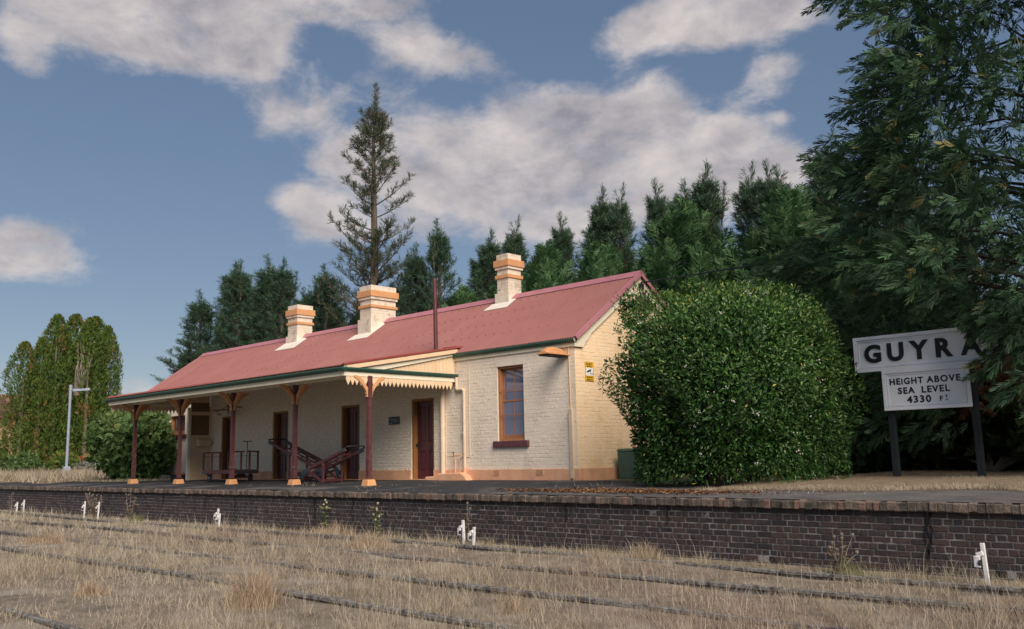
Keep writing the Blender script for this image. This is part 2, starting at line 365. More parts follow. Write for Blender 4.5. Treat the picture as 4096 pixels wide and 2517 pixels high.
# ================================================================== SETTING
ZE = -0.075                     # platform edge, the platform falls a little towards it
EDGE = -4.60
GZ = -0.905                      # track bed
def plat_z(y): return ZE+(0-ZE)*min(1, max(0, (y-EDGE)/3.2))
def sheet(name, xs, ys, zf, mat):
    V = [(x, y, zf(x, y)) for y in ys for x in xs]; nx = len(xs)
    F = [(j*nx+i, j*nx+i+1, (j+1)*nx+i+1, (j+1)*nx+i) for j in range(len(ys)-1) for i in range(len(xs)-1)]
    m = MB(); m.v = V; m.f = F
    return tag(m.build(name, mat, None, (0,0,0), smooth=True), kind='structure')
lin = lambda a, b, n: [a+(b-a)*i/(n-1) for i in range(n)]
def gz(x, y):
    fade = min(1, max(0, (-4.6-y)/.5))
    return GZ+(.05*(float(vnoise(x, y, 3, .9))-.5)+.07*(float(vnoise(x, y, 4, .35))-.5))*fade
sheet('track_ground', [-400,-150,-80]+lin(-45,20,131)+[40,120,400], [-400,-120,-50]+lin(-20,-4.52,63), lambda x, y: gz(x, y), 'ground_dry')
sheet('ground', [-600,-200,-90]+lin(-60,30,46)+[60,200,600], lin(-4.50,20,26)+[60,200,900], lambda x, y: -.02+min(0, ZE*1.0*(1-(y+4.5)/3.2)) if y < -1.3 else -.02, 'far_ground')
def pz(x, y): return plat_z(y)+.012*(float(vnoise(x, y, 8, .8))-.5)
def worn_asphalt():
    m = MATS['asphalt']; nt = m.node_tree; N = nt.nodes; L = nt.links; b = N['Principled BSDF']; src = b.inputs['Base Color'].links[0].from_socket
    geo = N.new('ShaderNodeNewGeometry'); sx = N.new('ShaderNodeSeparateXYZ'); L.new(geo.outputs['Position'], sx.inputs[0])
    mr = N.new('ShaderNodeMapRange'); L.new(sx.outputs[0], mr.inputs[0]); mr.inputs[1].default_value = -4; mr.inputs[2].default_value = 6
    n = N.new('ShaderNodeTexNoise'); n.inputs['Scale'].default_value = 2.2; n.inputs['Detail'].default_value = 8; L.new(geo.outputs['Position'], n.inputs['Vector'])
    ad = N.new('ShaderNodeMath'); ad.operation = 'MULTIPLY_ADD'; L.new(n.outputs[0], ad.inputs[0]); ad.inputs[1].default_value = 1.4; ad.inputs[2].default_value = -1.05
    su = N.new('ShaderNodeMath'); su.use_clamp = True; L.new(ad.outputs[0], su.inputs[0]); L.new(mr.outputs[0], su.inputs[1])
    ml = N.new('ShaderNodeMath'); ml.operation = 'MULTIPLY'; L.new(su.outputs[0], ml.inputs[0]); L.new(mr.outputs[0], ml.inputs[1])
    n2 = N.new('ShaderNodeTexNoise'); n2.inputs['Scale'].default_value = 25; n2.inputs['Detail'].default_value = 4; L.new(geo.outputs['Position'], n2.inputs['Vector'])
    r = N.new('ShaderNodeValToRGB'); L.new(n2.outputs[0], r.inputs[0]); r.color_ramp.elements[0].position = .35; r.color_ramp.elements[1].position = .65
    r.color_ramp.elements[0].color = (.105,.10,.105,1); r.color_ramp.elements[1].color = (.20,.185,.175,1)
    mx = N.new('ShaderNodeMix'); mx.data_type = 'RGBA'; L.new(ml.outputs[0], mx.inputs[0]); L.new(src, mx.inputs[6]); L.new(r.outputs[0], mx.inputs[7]); L.new(mx.outputs[2], b.inputs['Base Color'])
worn_asphalt()
sheet('platform', lin(-70, 26, 161), lin(-4.585, -0.02, 16), pz, 'asphalt')
def lawn_edge(x): return -3.15+.30*math.sin(x*.9)+.22*math.sin(x*2.3)
# dry lawn by the name board
def lawn(name, x0, x1, y1, off, nx):
    V = []; F = []; xs = lin(x0, x1, nx); ny = 14
    for x in xs:
        ye = lawn_edge(x)+off
        for j in range(ny):
            y = ye+(y1-ye)*(j/(ny-1))**1.5; V.append((x, y, plat_z(y)-.02+.062*min(1, j/3)+.02*float(vnoise(x, y, 9, 1.3))))
    for i in range(nx-1):
        for j in range(ny-1): F.append((i*ny+j, (i+1)*ny+j, (i+1)*ny+j+1, i*ny+j+1))
    m = MB(); m.v = V; m.f = F; return tag(m.build(name, 'lawn_dry', None, (0,0,0), smooth=True), kind='structure')
lawn('dry_lawn', 5.2, 26, 9, 0, 60)
lawn('dry_lawn', -70, -22.0, 16, .1, 90)

# ================================================================== PLATFORM WALL
HP, LP = .077, .2205
WALL_TOP = ZE-.118
def brick_mesh(lx, hz, dep, var, seed, b=.006):
    q = random.Random(seed); j = lambda s: q.uniform(-s, s)
    x0, x1, z0, z1 = 0+j(.003), lx+j(.003), 0+j(.002), hz+j(.002)
    V = [(x0,0,z0),(x1,0,z0),(x1,0,z1),(x0,0,z1)]
    F_ = [(x0,-dep+b,z0),(x1,-dep+b,z0),(x1,-dep+b,z1),(x0,-dep+b,z1)]
    G = [(x0+b,-dep+j(.002),z0+b),(x1-b,-dep+j(.002),z0+b),(x1-b,-dep+j(.002),z1-b),(x0+b,-dep+j(.002),z1-b)]
    V = V+F_+G; F = []
    for k in range(4):
        n = (k+1) % 4; F += [(k, n, 4+n, 4+k), (4+k, 4+n, 8+n, 8+k)]
    F.append((8, 9, 10, 11))
    return V, F, var
def simple_mesh(name, V, F, var, mat):
    me = bpy.data.meshes.new(name); me.from_pydata(V, [], F); a = me.attributes.new('var', 'FLOAT', 'POINT')
    a.data.foreach_set('value', [var]*len(V)); me.materials.append(MATS[mat]); me.update(); return me
def brick_field(parent, bricks, n_parts, key, mat, dep, plane_y=None, axis='y', part='brick', rest='brickwork', nvar=10, xform=None):
    """bricks: (u, z, length, height, out); the n_parts that rank first become objects, the rest one mesh"""
    q = random.Random(3); bricks = sorted(bricks, key=key); cache = {}
    pw = WORLD[parent.name]
    for (u, z, l, h, out) in bricks[:n_parts]:
        k = (round(l, 3), round(h, 3), q.randrange(nvar))
        if k not in cache:
            V, F, var = brick_mesh(l, h, dep, k[2]/(nvar-1), hash(k) % 1000); cache[k] = simple_mesh(part, [xform(v) for v in V] if xform else V, F, var, mat)
        loc = (u, plane_y-out, z) if axis == 'y' else (plane_y+out, u, z)
        inst(part, cache[k], loc, parent)
    V = []; F = []; A = []
    for (u, z, l, h, out) in bricks[n_parts:]:
        v, f, var = brick_mesh(l, h, dep, q.random(), q.randrange(9999)); n = len(V)
        for p in v:
            p = xform(p) if xform else p
            V.append((p[0]+u, p[1]+plane_y-out, p[2]+z) if axis == 'y' else (p[0]+plane_y+out, p[1]+u, p[2]+z))
        F += [tuple(i+n for i in g) for g in f]; A += [var]*len(v)
    if V:
        me = bpy.data.meshes.new(rest); me.from_pydata([(a-pw[0], b-pw[1], c-pw[2]) for a, b, c in V], [], F)
        at = me.attributes.new('var', 'FLOAT', 'POINT'); at.data.foreach_set('value', A); me.materials.append(MATS[mat]); me.update()
        o = inst(rest, me, pw, parent); o['kind'] = 'stuff'
pw_ = thing('platform_wall', (-6, -4.55, GZ-.1), 'long dark brick retaining wall along the platform edge with brick coping', 'wall')
MB().box(-34, 18, -4.545, -4.25, GZ-.25, WALL_TOP+.005).build('mortar', 'mortar', pw_)
DRAINS = [(2.75, 9), (-.35, 8), (9.72, 8), (7.0, 8)]
bricks = []; q = random.Random(21)
for c in range(12):
    z = WALL_TOP-HP*(c+1)+.008
    ln = LP if c % 2 == 0 else LP/2
    x = -34+(0 if c % 2 == 0 else LP*.25)
    while x < 18:
        if not any(abs(x+ln/2-dx) < .10 and c == dc for dx, dc in DRAINS):
            bricks.append((x, z+q.uniform(-.002,.002), ln-.012, HP-.012, q.uniform(-.003,.004)+(-.004 if q.random() < .06 else 0)))
        x += ln
inview = lambda x: 0 if -22 < x < 9.9 else 1
brick_field(pw_, bricks, 300, lambda b: (inview(b[0]), (b[0]-12.98)**2+ (1.5 if b[1] < -.9 else 0)), 'brick_dark', .007, plane_y=-4.545)
cop = []; x = -34; q = random.Random(22)
while x < 18:
    w = .083+q.uniform(-.006,.01); cop.append((x, WALL_TOP+.002+q.uniform(-.008,.006), w-.006, .112+q.uniform(-.008,.006), q.uniform(-.012,.014))); x += w
# coping bricks run back into the platform: deep bricks with a top
def cop_mesh(lx, hz, seed):
    q = random.Random(seed); b = .012; j = lambda s: q.uniform(-s, s); d = .24
    V = []; F = []
    xs = (0, lx)
    ring = [(0,0),(0,hz)]                                  # profile (depth, z): bottom back .. rounded nose
    prof = [(.0,0),(-d+b,0+j(.004)),(-d+j(.004),b),(-d+j(.004),hz-b*1.4),(-d+b*1.6,hz+j(.004)),(0,hz)]
    for x in xs: V += [(x+j(.003), y, z) for y, z in prof]
    n = len(prof)
    for k in range(n): F.append((k, (k+1) % n, n+(k+1) % n, n+k)[::-1])
    F += [tuple(range(n)), tuple(range(n, 2*n))[::-1]]
    return V, F
cop.sort(key=lambda b: (inview(b[0]), (b[0]-12.98)**2)); cache = {}
for (x, z, w, h, out) in cop[:300]:
    k = (round(w, 2), q.randrange(12))
    if k not in cache: V, F = cop_mesh(w, .112, q.randrange(9999)); cache[k] = simple_mesh('coping_brick', V, F, k[1]/11, 'coping_brick')
    inst('coping_brick', cache[k], (x, -4.395-out, z), pw_)
V = []; F = []; A = []
for (x, z, w, h, out) in cop[300:]:
    v, f = cop_mesh(w, h, q.randrange(9999)); n = len(V); A += [q.random()]*len(v)
    V += [(p[0]+x+6, p[1]-4.395-out+4.55, p[2]+z-GZ+.1) for p in v]; F += [tuple(i+n for i in g) for g in f]
me = bpy.data.meshes.new('coping'); me.from_pydata(V, [], F); at = me.attributes.new('var', 'FLOAT', 'POINT'); at.data.foreach_set('value', A)
me.materials.append(MATS['coping_brick']); me.update(); inst('coping', me, WORLD[pw_.name], pw_)['kind'] = 'stuff'
for (x, c) in DRAINS:
    MB().box(x-.06, x+.06, -4.5475, -4.546, WALL_TOP-HP*(c+1), WALL_TOP-HP*c-.005).build('drain_hole', 'tar', pw_)
def streak(x, w0, w1, top, bot, seed):       # tar run from a movement joint
    q = random.Random(seed); n = 9; m = MB(); L_ = []; R_ = []
    for i in range(n):
        t = i/(n-1); z = top+(bot-top)*t; w = (w0+(w1-w0)*t)*q.uniform(.55, 1.2); cx = x+.018*math.sin(i*1.3+seed)
        L_.append((cx-w/2, z)); R_.append((cx+w/2, z))
    m.prism(L_+R_[::-1], 'y', -4.566, -4.560); m.build('tar_streak', 'tar', pw_)
for k, (x, w0, w1) in enumerate(((8.98,.035,.055),(-3.35,.05,.03),(-2.05,.03,.02),(-6.6,.02,.02),(-8.0,.02,.02),(-10.2,.03,.02),(-13.6,.02,.02),(3.5,.02,.02),(5.4,.012,.02))):
    for j in range(3 if k == 0 else 2): streak(x+(j-.6)*w0*.9, w0*.38, w1*.38, WALL_TOP-.01, GZ+(.1 if k < 4 else .35)+.12*j, k*3+j)

# ================================================================== RAILS
def rail(y, z, x0, x1, label, seed):
    prof = [(-.036,0),(-.036,-.028),(-.009,-.040),(-.009,-.10),(-.06,-.118),(-.06,-.128),(.06,-.128),(.06,-.118),(.009,-.10),(.009,-.040),(.036,-.028),(.036,0),(.026,.006),(-.026,.006)]
    m = MB(); n = 60; k = len(prof); vs = []; fs = []
    for i in range(n+1):
        x = x0+(x1-x0)*i/n; dy = .03*math.sin(x*.21+seed)+.01*math.sin(x*.8); dz = .018*math.sin(x*.33+seed*2)
        vs += [(x, y+p+dy, z+h+dz) for p, h in prof]
    for i in range(n):
        for j in range(k): fs.append((i*k+j, i*k+(j+1) % k, (i+1)*k+(j+1) % k, (i+1)*k+j))
    fs += [tuple(range(k)), tuple(range(n*k, n*k+k))[::-1]]
    m.add(vs, fs); o = m.build('rail', 'rail_steel', None, ((x0+x1)/2, y, z-.128), smooth=True)
    return tag(o, label, 'rail', 'rails in the dry grass')
rail(-5.42, -.85, -45, 20, 'rusty rail closest to the brick platform wall, behind the white stakes', 1)
rail(-6.84, -.85, -45, 20, 'lichen flecked second rail out from the platform wall', 2)
rail(-8.53, -.85, -45, 20, 'third rail out from the platform wall, half sunk in grass', 3)
rail(-9.95, -.85, -45, 20, 'fourth rail out from the platform wall, beside the big grass tussock', 4)
rail(-12.31, -.85, -45, 20, 'outermost rail, farthest from the platform wall', 5)

# ================================================================== STATION BUILDING
st = thing('station_building', (-10.8, 2.5, -.02), 'cream brick railway station building with red corrugated roof and posted verandah', 'building')
def rz(y): return 3.132+.6953*(y+.135)           # main roof front slope
def vz(y): return 2.691+.176*(y+3.445)           # verandah roof
DOORS = [(-15.63,-14.75),(-12.43,-11.55),(-8.80,-7.93),(-5.672,-4.777)]; DTOP = 2.10
WIN = (-2.461,-1.598,.918,2.696); WIN2 = (-19.43,-18.25,1.60,2.28)
# --- walls
holes = [(a, b, -.1, DTOP) for a, b in DOORS]+[(WIN[0],WIN[1],WIN[2],WIN[3]),(WIN2[0],WIN2[1],WIN2[2],WIN2[3])]
holes.sort()
def wall_strip(m, x0, x1, hs):
    x = x0
    for a, b, z0, z1 in hs:
        if a < x0 or b > x1: continue
        m.box(x, a, 0, .24, -.1, 3.18)
        if z0 > 0: m.box(a, b, 0, .24, -.1, z0)
        m.box(a, b, 0, .24, z1, 3.18); x = b
    m.box(x, x1, 0, .24, -.1, 3.18)
XS = -4.30                                           # paint under the verandah is flaking, the end bay is sound
m = MB(); wall_strip(m, XS, -.24, holes); fw = m.build('front_wall', 'wall_paint', st)
m = MB(); wall_strip(m, -16.3, XS, holes); fw2 = m.build('front_wall', 'wall_worn', st); fw2['label'] = 'flaking painted brickwork under the verandah'
m = MB(); wall_strip(m, -21.36, -16.3, holes); m.build('front_wall', 'wall_paint', st)
gp = [(0,-.1),(5,-.1),(5,3.15),(2.5,4.90),(0,3.15)]
gw = MB().prism(gp, 'x', -.24, 0).build('gable_wall', 'gable_paint_warmlit', st)
MB().prism(gp, 'x', -21.6, -21.36).build('gable_wall', 'wall_paint', st)
MB().box(-21.36, -.24, 4.76, 5.0, -.1, 3.15).build('back_wall', 'wall_paint', st)
MB().box(-21.3, -.3, .9, .95, -.05, 3.1).build('inner_wall', 'dark_room', st)
# --- painted bricks standing a few millimetres proud of the joints
CH = .084
def wall_bricks(u0, u1, z0, z1, hs, seed, gable=False):
    out = []; q = random.Random(seed); c = 0; z = z0
    while z+CH <= z1+.02:
        ln = .24 if c % 4 else .12
        segs = [(u0, u1)]
        for a, b, h0, h1 in hs:
            if h1 > z+.01 and h0 < z+CH-.01:
                ns = []
                for s, e in segs:
                    if b <= s or a >= e: ns.append((s, e))
                    else:
                        if a-s > .03: ns.append((s, a))
                        if e-b > .03: ns.append((b, e))
                segs = ns
        for s, e in segs:
            if gable and z > 3.1:
                lim = (z+CH-3.15)/.70+.05; s = max(s, lim); e = min(e, 5-lim)
                if e-s < .1: continue
            x = s-(0 if c % 2 else ln*.5)
            while x < e-.02:
                a = max(x, s)+.004; b = min(x+ln, e)-.004
                if b-a > .03: out.append((round(a, 4), z+q.uniform(-.002,.002), round(b-a, 3), CH-.010, q.uniform(-.0015,.002)))
                x += ln
        z += CH; c += 1
    return out
PT = .253
fb = wall_bricks(XS, -.0, PT+.004, 2.96, [h for h in holes if h[0] > XS], 5)
cx = CAM.x; cy = CAM.y
brick_field(fw, fb, 170, lambda b: (b[0]-cx)**2+cy**2, 'wall_paint', .0022, plane_y=0, nvar=4)
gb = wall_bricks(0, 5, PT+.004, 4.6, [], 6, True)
brick_field(gw, gb, 130, lambda b: (b[0] > 1.0, b[1] > 3.0, b[0]), 'gable_paint_warmlit', .003, plane_y=0, axis='x', nvar=4, xform=lambda p: (-p[1], p[0], p[2]))
vb = wall_bricks(-16.3, XS, PT+.004, 3.1, [h for h in holes if -16.3 < h[0] < XS], 7)
brick_field(fw2, vb, 0, lambda b: b[0], 'wall_worn', .006, plane_y=0)
# --- plinth
m = MB(); x = -21.36
for a, b in DOORS: m.box(x, a, -.035, 0, -.1, PT); x = b
m.box(x, -.20, -.035, 0, -.1, PT); m.box(-.16, .035, -.035, 0, -.1, PT)
m.box(0, .035, 0.0, .10, -.1, PT); m.box(0, .035, .13, 5.03, -.1, PT)
m.build('plinth', 'plinth_paint', st, bevel=.008)
# --- flat brick arch over the window and door heads
def arch(x0, x1, z, par, mat):
    n = max(6, int((x1-x0+.1)/.085)); k = (x0+x1)/2
    for i in range(n):
        a = x0-.02+(x1-x0+.04)*i/n; b = x0-.02+(x1-x0+.04)*(i+1)/n-.006
        sp = lambda x: k+(x-k)*1.22
        MB().prism([(a,z+.006),(b,z+.006),(sp(b),z+.24),(sp(a),z+.24)], 'y', -.0095, -.001).build('arch_brick', mat, par)
arch(WIN[0], WIN[1], WIN[3], fw, 'wall_paint')
# --- doors
def door(x0, x1):
    d = thing_part('door', ((x0+x1)/2, .19, 0), st)
    y = .15
    fr = MB(); w = .065
    fr.box(x0, x0+w, .02, .235, -.02, DTOP); fr.box(x1-w, x1, .02, .235, -.02, DTOP); fr.box(x0+w, x1-w, .02, .235, DTOP-w, DTOP)
    fr.build('door_frame', 'door_ochre', d)
    a, b = x0+w, x1-w; mid = (a+b)/2; h = DTOP-w
    MB().box(a, b, y+.022, y+.04, .02, h).build('door_leaf', 'maroon', d)
    s = MB(); sw = .10
    s.box(a, a+sw, y, y+.022, .02, h); s.box(b-sw, b, y, y+.022, .02, h); s.box(mid-.055, mid+.055, y, y+.022, .02, h)
    for z0, z1 in ((.02,.24),(.74,.98),(h-.13,h)):
        s.box(a+sw, mid-.055, y, y+.022, z0, z1); s.box(mid+.055, b-sw, y, y+.022, z0, z1)
    s.build('door_rails', 'maroon', d, bevel=.004)
    for p0, p1 in ((a+sw, mid-.055), (mid+.055, b-sw)):
        for z0, z1 in ((.24,.74),(.98,h-.13)):
            MB().box(p0+.03, p1-.03, y+.008, y+.022, z0+.03, z1-.03).build('door_panel', 'maroon', d, bevel=.006)
    hd = MB(); hd.tube([(a+.05,y-.001,.90),(a+.05,y-.05,.90)], .012, 8); hd.disc((a+.05,y-.06,.90), (0,1,0), .028, .03, 12); hd.box(a+.02, a+.08, y-.004, y-.001, .80, .98)
    hd.build('door_handle', 'black_iron', d)
    MB().box(x0-.06, x1+.06, -.10, .235, -.06, .018).build('doorstep', 'plinth_paint', d)
def thing_part(name, origin, parent):
    o = bpy.data.objects.new(name, None); o.empty_display_size = .2; return reg(o, origin, parent)
for a, b in DOORS: door(a, b)
# --- window
def window(x0, x1, z0, z1, nsash, glass, sill, light):
    w = thing_part('window', ((x0+x1)/2, .1, z0), st); t = .05
    f = MB(); f.box(x0, x0+t, .05, .20, z0, z1); f.box(x1-t, x1, .05, .20, z0, z1); f.box(x0+t, x1-t, .05, .20, z1-t, z1); f.box(x0+t, x1-t, .05, .20, z0, z0+.05)
    f.build('window_frame', light, w, bevel=.004)
    a, b = x0+t, x1-t; zm = z0+(z1-z0)*.535; mid = (a+b)/2
    for k, (q0, q1, yy) in enumerate(((z0+.05, zm+.02, .125), (zm-.02, z1-t, .165)) if nsash == 2 else ((z0+.05, z1-t, .14),)):
        s = MB(); r = .05; bt = .09 if k == 0 else .04
        s.box(a, a+r, yy-.018, yy+.018, q0, q1); s.box(b-r, b, yy-.018, yy+.018, q0, q1); s.box(a+r, b-r, yy-.018, yy+.018, q0, q0+bt); s.box(a+r, b-r, yy-.018, yy+.018, q1-.04, q1)
        s.box(mid-.011, mid+.011, yy-.014, yy+.014, q0+bt, q1-.04)
        sa = s.build('sash', light, w, bevel=.003)
        for g0, g1 in ((a+r, mid-.011), (mid+.011, b-r)):
            MB().box(g0, g1, yy-.003, yy+.003, q0+bt, q1-.04).build('pane', glass, sa)
    if nsash == 2:
        for zz in (1.523, 2.092): MB().bar((x0+.01, .045, zz), (x1-.01, .045, zz), .012, .016).build('screen_bar', light, w)
        MB().box(x0-.001, x0+.012, .03, .05, z0, z1).build('screen_bar', light, w)
    MB().box(x0-.12, x1+.15, -.075, .05, z0-.15, z0-.001).build('window_sill', sill, w, bevel=.012)
window(*WIN, 2, 'pane_blue', 'sill_purple', 'window_timber')
window(*WIN2, 1, 'pane_brown', 'maroon', 'window_timber')
# --- main roof of lapped corrugated sheets
def corr_mesh(name, w, y0, y1, zf, mat, pitch=.0762, amp=.0125, x_sub=6):
    n = max(1, round(w/pitch)); k = n*x_sub; V = []; F = []
    for yy in (y0, y1):
        for i in range(k+1): x = w*i/k; V.append((x, yy, zf(yy)+amp*math.cos(2*math.pi*i/x_sub)))
    for i in range(k): F.append((i, i+1, k+2+i, k+1+i))
    me = bpy.data.meshes.new(name); me.from_pydata([(x, y-y0, z-zf(y0)) for x, y, z in V], [], F); me.materials.append(MATS[mat]); me.shade_smooth(); me.update(); return me
XR0, XR1 = -21.78, .12
roof = thing_part('roof', ((XR0+XR1)/2, 2.496, 3.1), st)
ns = 29; sw = (XR1-XR0)/ns
me = corr_mesh('roof_sheet', sw+.0005, -.095, 2.49, rz, 'roof_red')
for i in range(ns): inst('roof_sheet', me, (XR0+sw*i, -.095, rz(-.095)+(.0015 if i % 2 else 0)), roof)
rzb = lambda y: rz(4.992-y)
me = corr_mesh('roof_sheet_back', (XR1-XR0), 2.502, 5.22, rzb, 'roof_red', x_sub=4)
inst('back_slope', me, (XR0, 2.502, rzb(2.502)), roof)
MB().prism([(2.30,rz(2.30)+.022),(2.496,rz(2.496)+.030),(2.692,rzb(2.692)+.022),(2.692,rzb(2.692)+.034),(2.52,rz(2.496)+.052),(2.472,rz(2.496)+.052),(2.30,rz(2.30)+.034)], 'x', XR0-.02, XR1+.02).build('ridge_cap', 'roof_cap', roof)
sc = MB()
for yy in (.55, 1.1, 1.65, 2.2):
    i = 0; x = XR0+.1
    while x < XR1:
        zz = rz(yy)+.009; sc.box(x-.010, x+.010, yy-.010, yy+.010, zz-.002, zz+.009); x += .305
sc.build('roof_screws', 'roof_flash', roof)['kind'] = 'stuff'
# barge boards with shaped feet, and verge capping
def barge(x0, x1):
    bp = [(-.10,rz(-.10)-.03),(-.06,3.05),(-.05,2.953),(.242,2.953),(.27,3.0),(.33,3.07),(.42,3.145),(.553,rz(.553)-.31),(2.496,rz(2.496)-.33),(2.496,rz(2.496)-.02)]
    m = MB().prism(bp, 'x', x0, x1); m.build('barge_board', 'trim_cream', roof, bevel=.004)
    m = MB().prism([(4.992-y, z) for y, z in bp][::-1], 'x', x0, x1); m.build('barge_board', 'trim_cream', roof, bevel=.004)
barge(.02, .062); barge(-21.70, -21.66)
for x0 in (XR1-.045, XR0-.01):
    m = MB()
    for (ya, yb, zf) in ((-.09, 2.48, rz), (5.08, 2.51, rzb)):
        m.bar((x0+.03, ya, zf(ya)+.012), (x0+.03, yb, zf(yb)+.012), .085, .022); m.bar((x0+.065, ya, zf(ya)-.03), (x0+.065, yb, zf(yb)-.03), .014, .085)
    m.build('verge_cap', 'roof_cap', roof)
MB().prism([(2.496-.62,4.40),(2.496+.62,4.40),(2.496,4.86)], 'x', .004, .03).build('gable_board', 'trim_cream', roof)
MB().prism([(2.34,4.05),(3.05,4.05),(3.05,4.30),(2.70,4.52),(2.34,4.30)], 'x', .031, .045).build('gable_vent', 'sill_purple', roof)
# --- gutters and fascias
GP = [(0,0),(-.004,-.022),(.012,-.05),(.03,-.07),(.045,-.085),(.115,-.085),(.115,-.002),(.105,-.002),(.105,-.075),(.05,-.075),(.03,-.058),(.018,-.03),(.012,0)]
def gutter_x(x0, x1, yo, zo, par):
    o = MB().prism([(yo+a, zo+b) for a, b in GP], 'x', x0, x1).build('gutter', 'gutter_green', par)
    n = int((x1-x0)/.9)
    for i in range(n):
        x = x0+.45+i*.9; MB().prism([(yo+a*1.0-.006, zo+b*1.03+.003) for a, b in GP[:6]]+[(yo+.115, zo-.02)], 'x', x-.009, x+.009).build('gutter_bracket', 'gutter_green', o)
gutter_x(-4.22, .075, -.135, 3.132, st)
MB().box(-4.15, .06, -.045, -.012, 2.965, 3.05).build('fascia', 'trim_cream', st, bevel=.004)
MB().box(-4.2, .0, -.04, 0, 3.051, 3.18).build('soffit', 'trim_cream', st)
gutter_x(XR0+.1, -16.62, -.135, 3.132, st)
MB().box(XR0+.15, -16.62, -.045, -.012, 2.965, 3.05).build('fascia', 'trim_cream', st)
# --- chimneys
def chimney(x0, x1, y0, y1, top, zs, base, fl):
    c = thing_part('chimney', ((x0+x1)/2, (y0+y1)/2, base), st)
    zr_ = rz(y0)-.35; e = .055
    def blk(name, d, z0, z1, mat): return MB().box(x0-d, x1+d, y0-d, y1+d, z0, z1).build(name, mat, c, bevel=.008)
    blk('shaft', 0, zr_, top-.001, 'chimney_paint'); blk('base_course', e, zr_-.05, base, 'chimney_paint')
    a, b, c2, d, f = zs
    blk('cap', .012, a+.001, top, 'chimney_paint'); blk('cornice', .075, b, a, 'trim_orange'); blk('cornice_step', .045, c2, b-.001, 'chimney_paint'); blk('band', .045, f, d, 'trim_orange')
    MB().box(x0+.1, x1-.1, y0+.1, y1-.1, top, top+.004).build('flue', 'tar', c)
    for z in np.arange(base+.02, f-.03, CH):                 # brick courses on the two faces in view
        off = .0 if int(round(z/CH)) % 2 else .12
        for face in (0, 1):
            u0, u1 = (x0, x1) if face == 0 else (y0, y1); u = u0-off
            while u < u1-.03:
                p, q_ = max(u, u0)+.004, min(u+.24, u1)-.004
                if q_-p > .03:
                    mb = MB()
                    if face == 0: mb.box(p, q_, y0-.006, y0-.0005, z, z+CH-.010)
                    else: mb.box(x1+.0005, x1+.006, p, q_, z, z+CH-.010)
                    mb.build('brick', 'chimney_paint', c)
                u += .24
    (fx0, fx1, fy0, fy1) = fl
    m = MB(); pl = lambda x, y: (x, y, rz(y)+.024)
    def plate(p):
        n = len(p); m.add([pl(*k) for k in p]+[(x, y, rz(y)+.014) for x, y in p], [tuple(range(n)), tuple(range(n, 2*n))[::-1]]+[(i, n+i, n+(i+1) % n, (i+1) % n) for i in range(n)])
    plate([(fx0, fy0), (fx1, fy0), (fx1, fy1), (x1+e, fy1+.12), (x1+e, y0-e), (x0-e, y0-e), (fx0+.05, y0-e)])
    m.build('flashing', 'flash_cream', c)
chimney(-4.60, -4.17, 2.25, 2.77, 6.16, (5.99,5.80,5.72,5.57,5.47), 5.05, (-4.82,-3.92,1.90,2.28))
chimney(-10.42, -9.84, 1.87, 2.86, 6.05, (5.88,5.68,5.59,5.42,5.33), 4.97, (-10.66,-9.62,1.53,2.22))
chimney(-15.05, -14.45, 2.16, 2.78, 6.05, (5.89,5.68,5.60,5.44,5.35), 4.95, (-15.2,-13.95,1.70,2.22))
# --- vent pipe through the verandah roof
MB().tube([(-4.79,.10,3.25),(-4.80,.10,4.2),(-4.815,.10,5.26)], .055, 12).build('vent_pipe', 'maroon_worn', st, smooth=True)

# --- verandah
VX0, VX1 = -16.52, -3.88
ver = thing_part('verandah', ((VX0+VX1)/2, -2.0, 0), st)
ns = 17; sw = (VX1-VX0)/ns
me = corr_mesh('roof_sheet', sw+.0005, -3.545, .15, vz, 'roof_red')
for i in range(ns): inst('roof_sheet', me, (VX0+sw*i, -3.545, vz(-3.545)+(.0015 if i % 2 else 0)), ver)
for x in (VX1, VX0): MB().tube([(x,-3.50,vz(-3.50)+.012),(x,.14,vz(.14)+.012)], .03, 8).build('verge_cap', 'roof_flash', ver, smooth=True)
MB().prism([(VX1-.42,.16),(VX1+.10,.16),(VX1+.02,-.05),(VX1-.42,-.10)], 'z', 3.30, 3.345).build('valley_flashing', 'roof_flash', ver)
gutter_x(-16.60, -3.805, -3.589, 2.627, ver)
m = MB().prism([(-3.805-a, 2.627+b) for a, b in GP], 'y', -3.588, -.02).build('gutter', 'gutter_green', ver)
for y in (-2.75,-1.9,-.95,-.25): MB().prism([(-3.805-a+.006, 2.627+b*1.03+.003) for a, b in GP[:6]]+[(-3.92, 2.60)], 'y', y-.009, y+.009).build('gutter_bracket', 'gutter_green', m)
MB().prism([(-16.635+a, 2.627+b) for a, b in GP], 'y', -3.588, -.82).build('gutter', 'gutter_green', ver)
MB().box(-16.47, -3.93, -3.475, -3.435, 2.435, 2.541).build('fascia', 'trim_cream', ver, bevel=.004)
MB().box(-3.927, -3.885, -3.47, -.005, 2.435, 2.541).build('fascia', 'trim_cream', ver, bevel=.004)
MB().box(-16.515, -16.475, -3.47, -.80, 2.435, 2.541).build('fascia', 'trim_cream', ver, bevel=.004)
MB().box(-16.40, -3.95, -2.80, -2.70, 2.46, 2.60).build('beam', 'trim_cream', ver)
for y in (-1.4,): MB().box(-16.40, -3.95, y-.04, y+.04, vz(y)-.16, vz(y)-.03).build('purlin', 'trim_cream', ver)
for i in range(14):
    x = -16.2+i*.95; MB().bar((x,-3.43,vz(-3.43)-.075),(x,-.02,vz(-.02)-.075), .05, .09).build('rafter', 'board_cream', ver)
nb = 86                                                   # lining boards under the roof
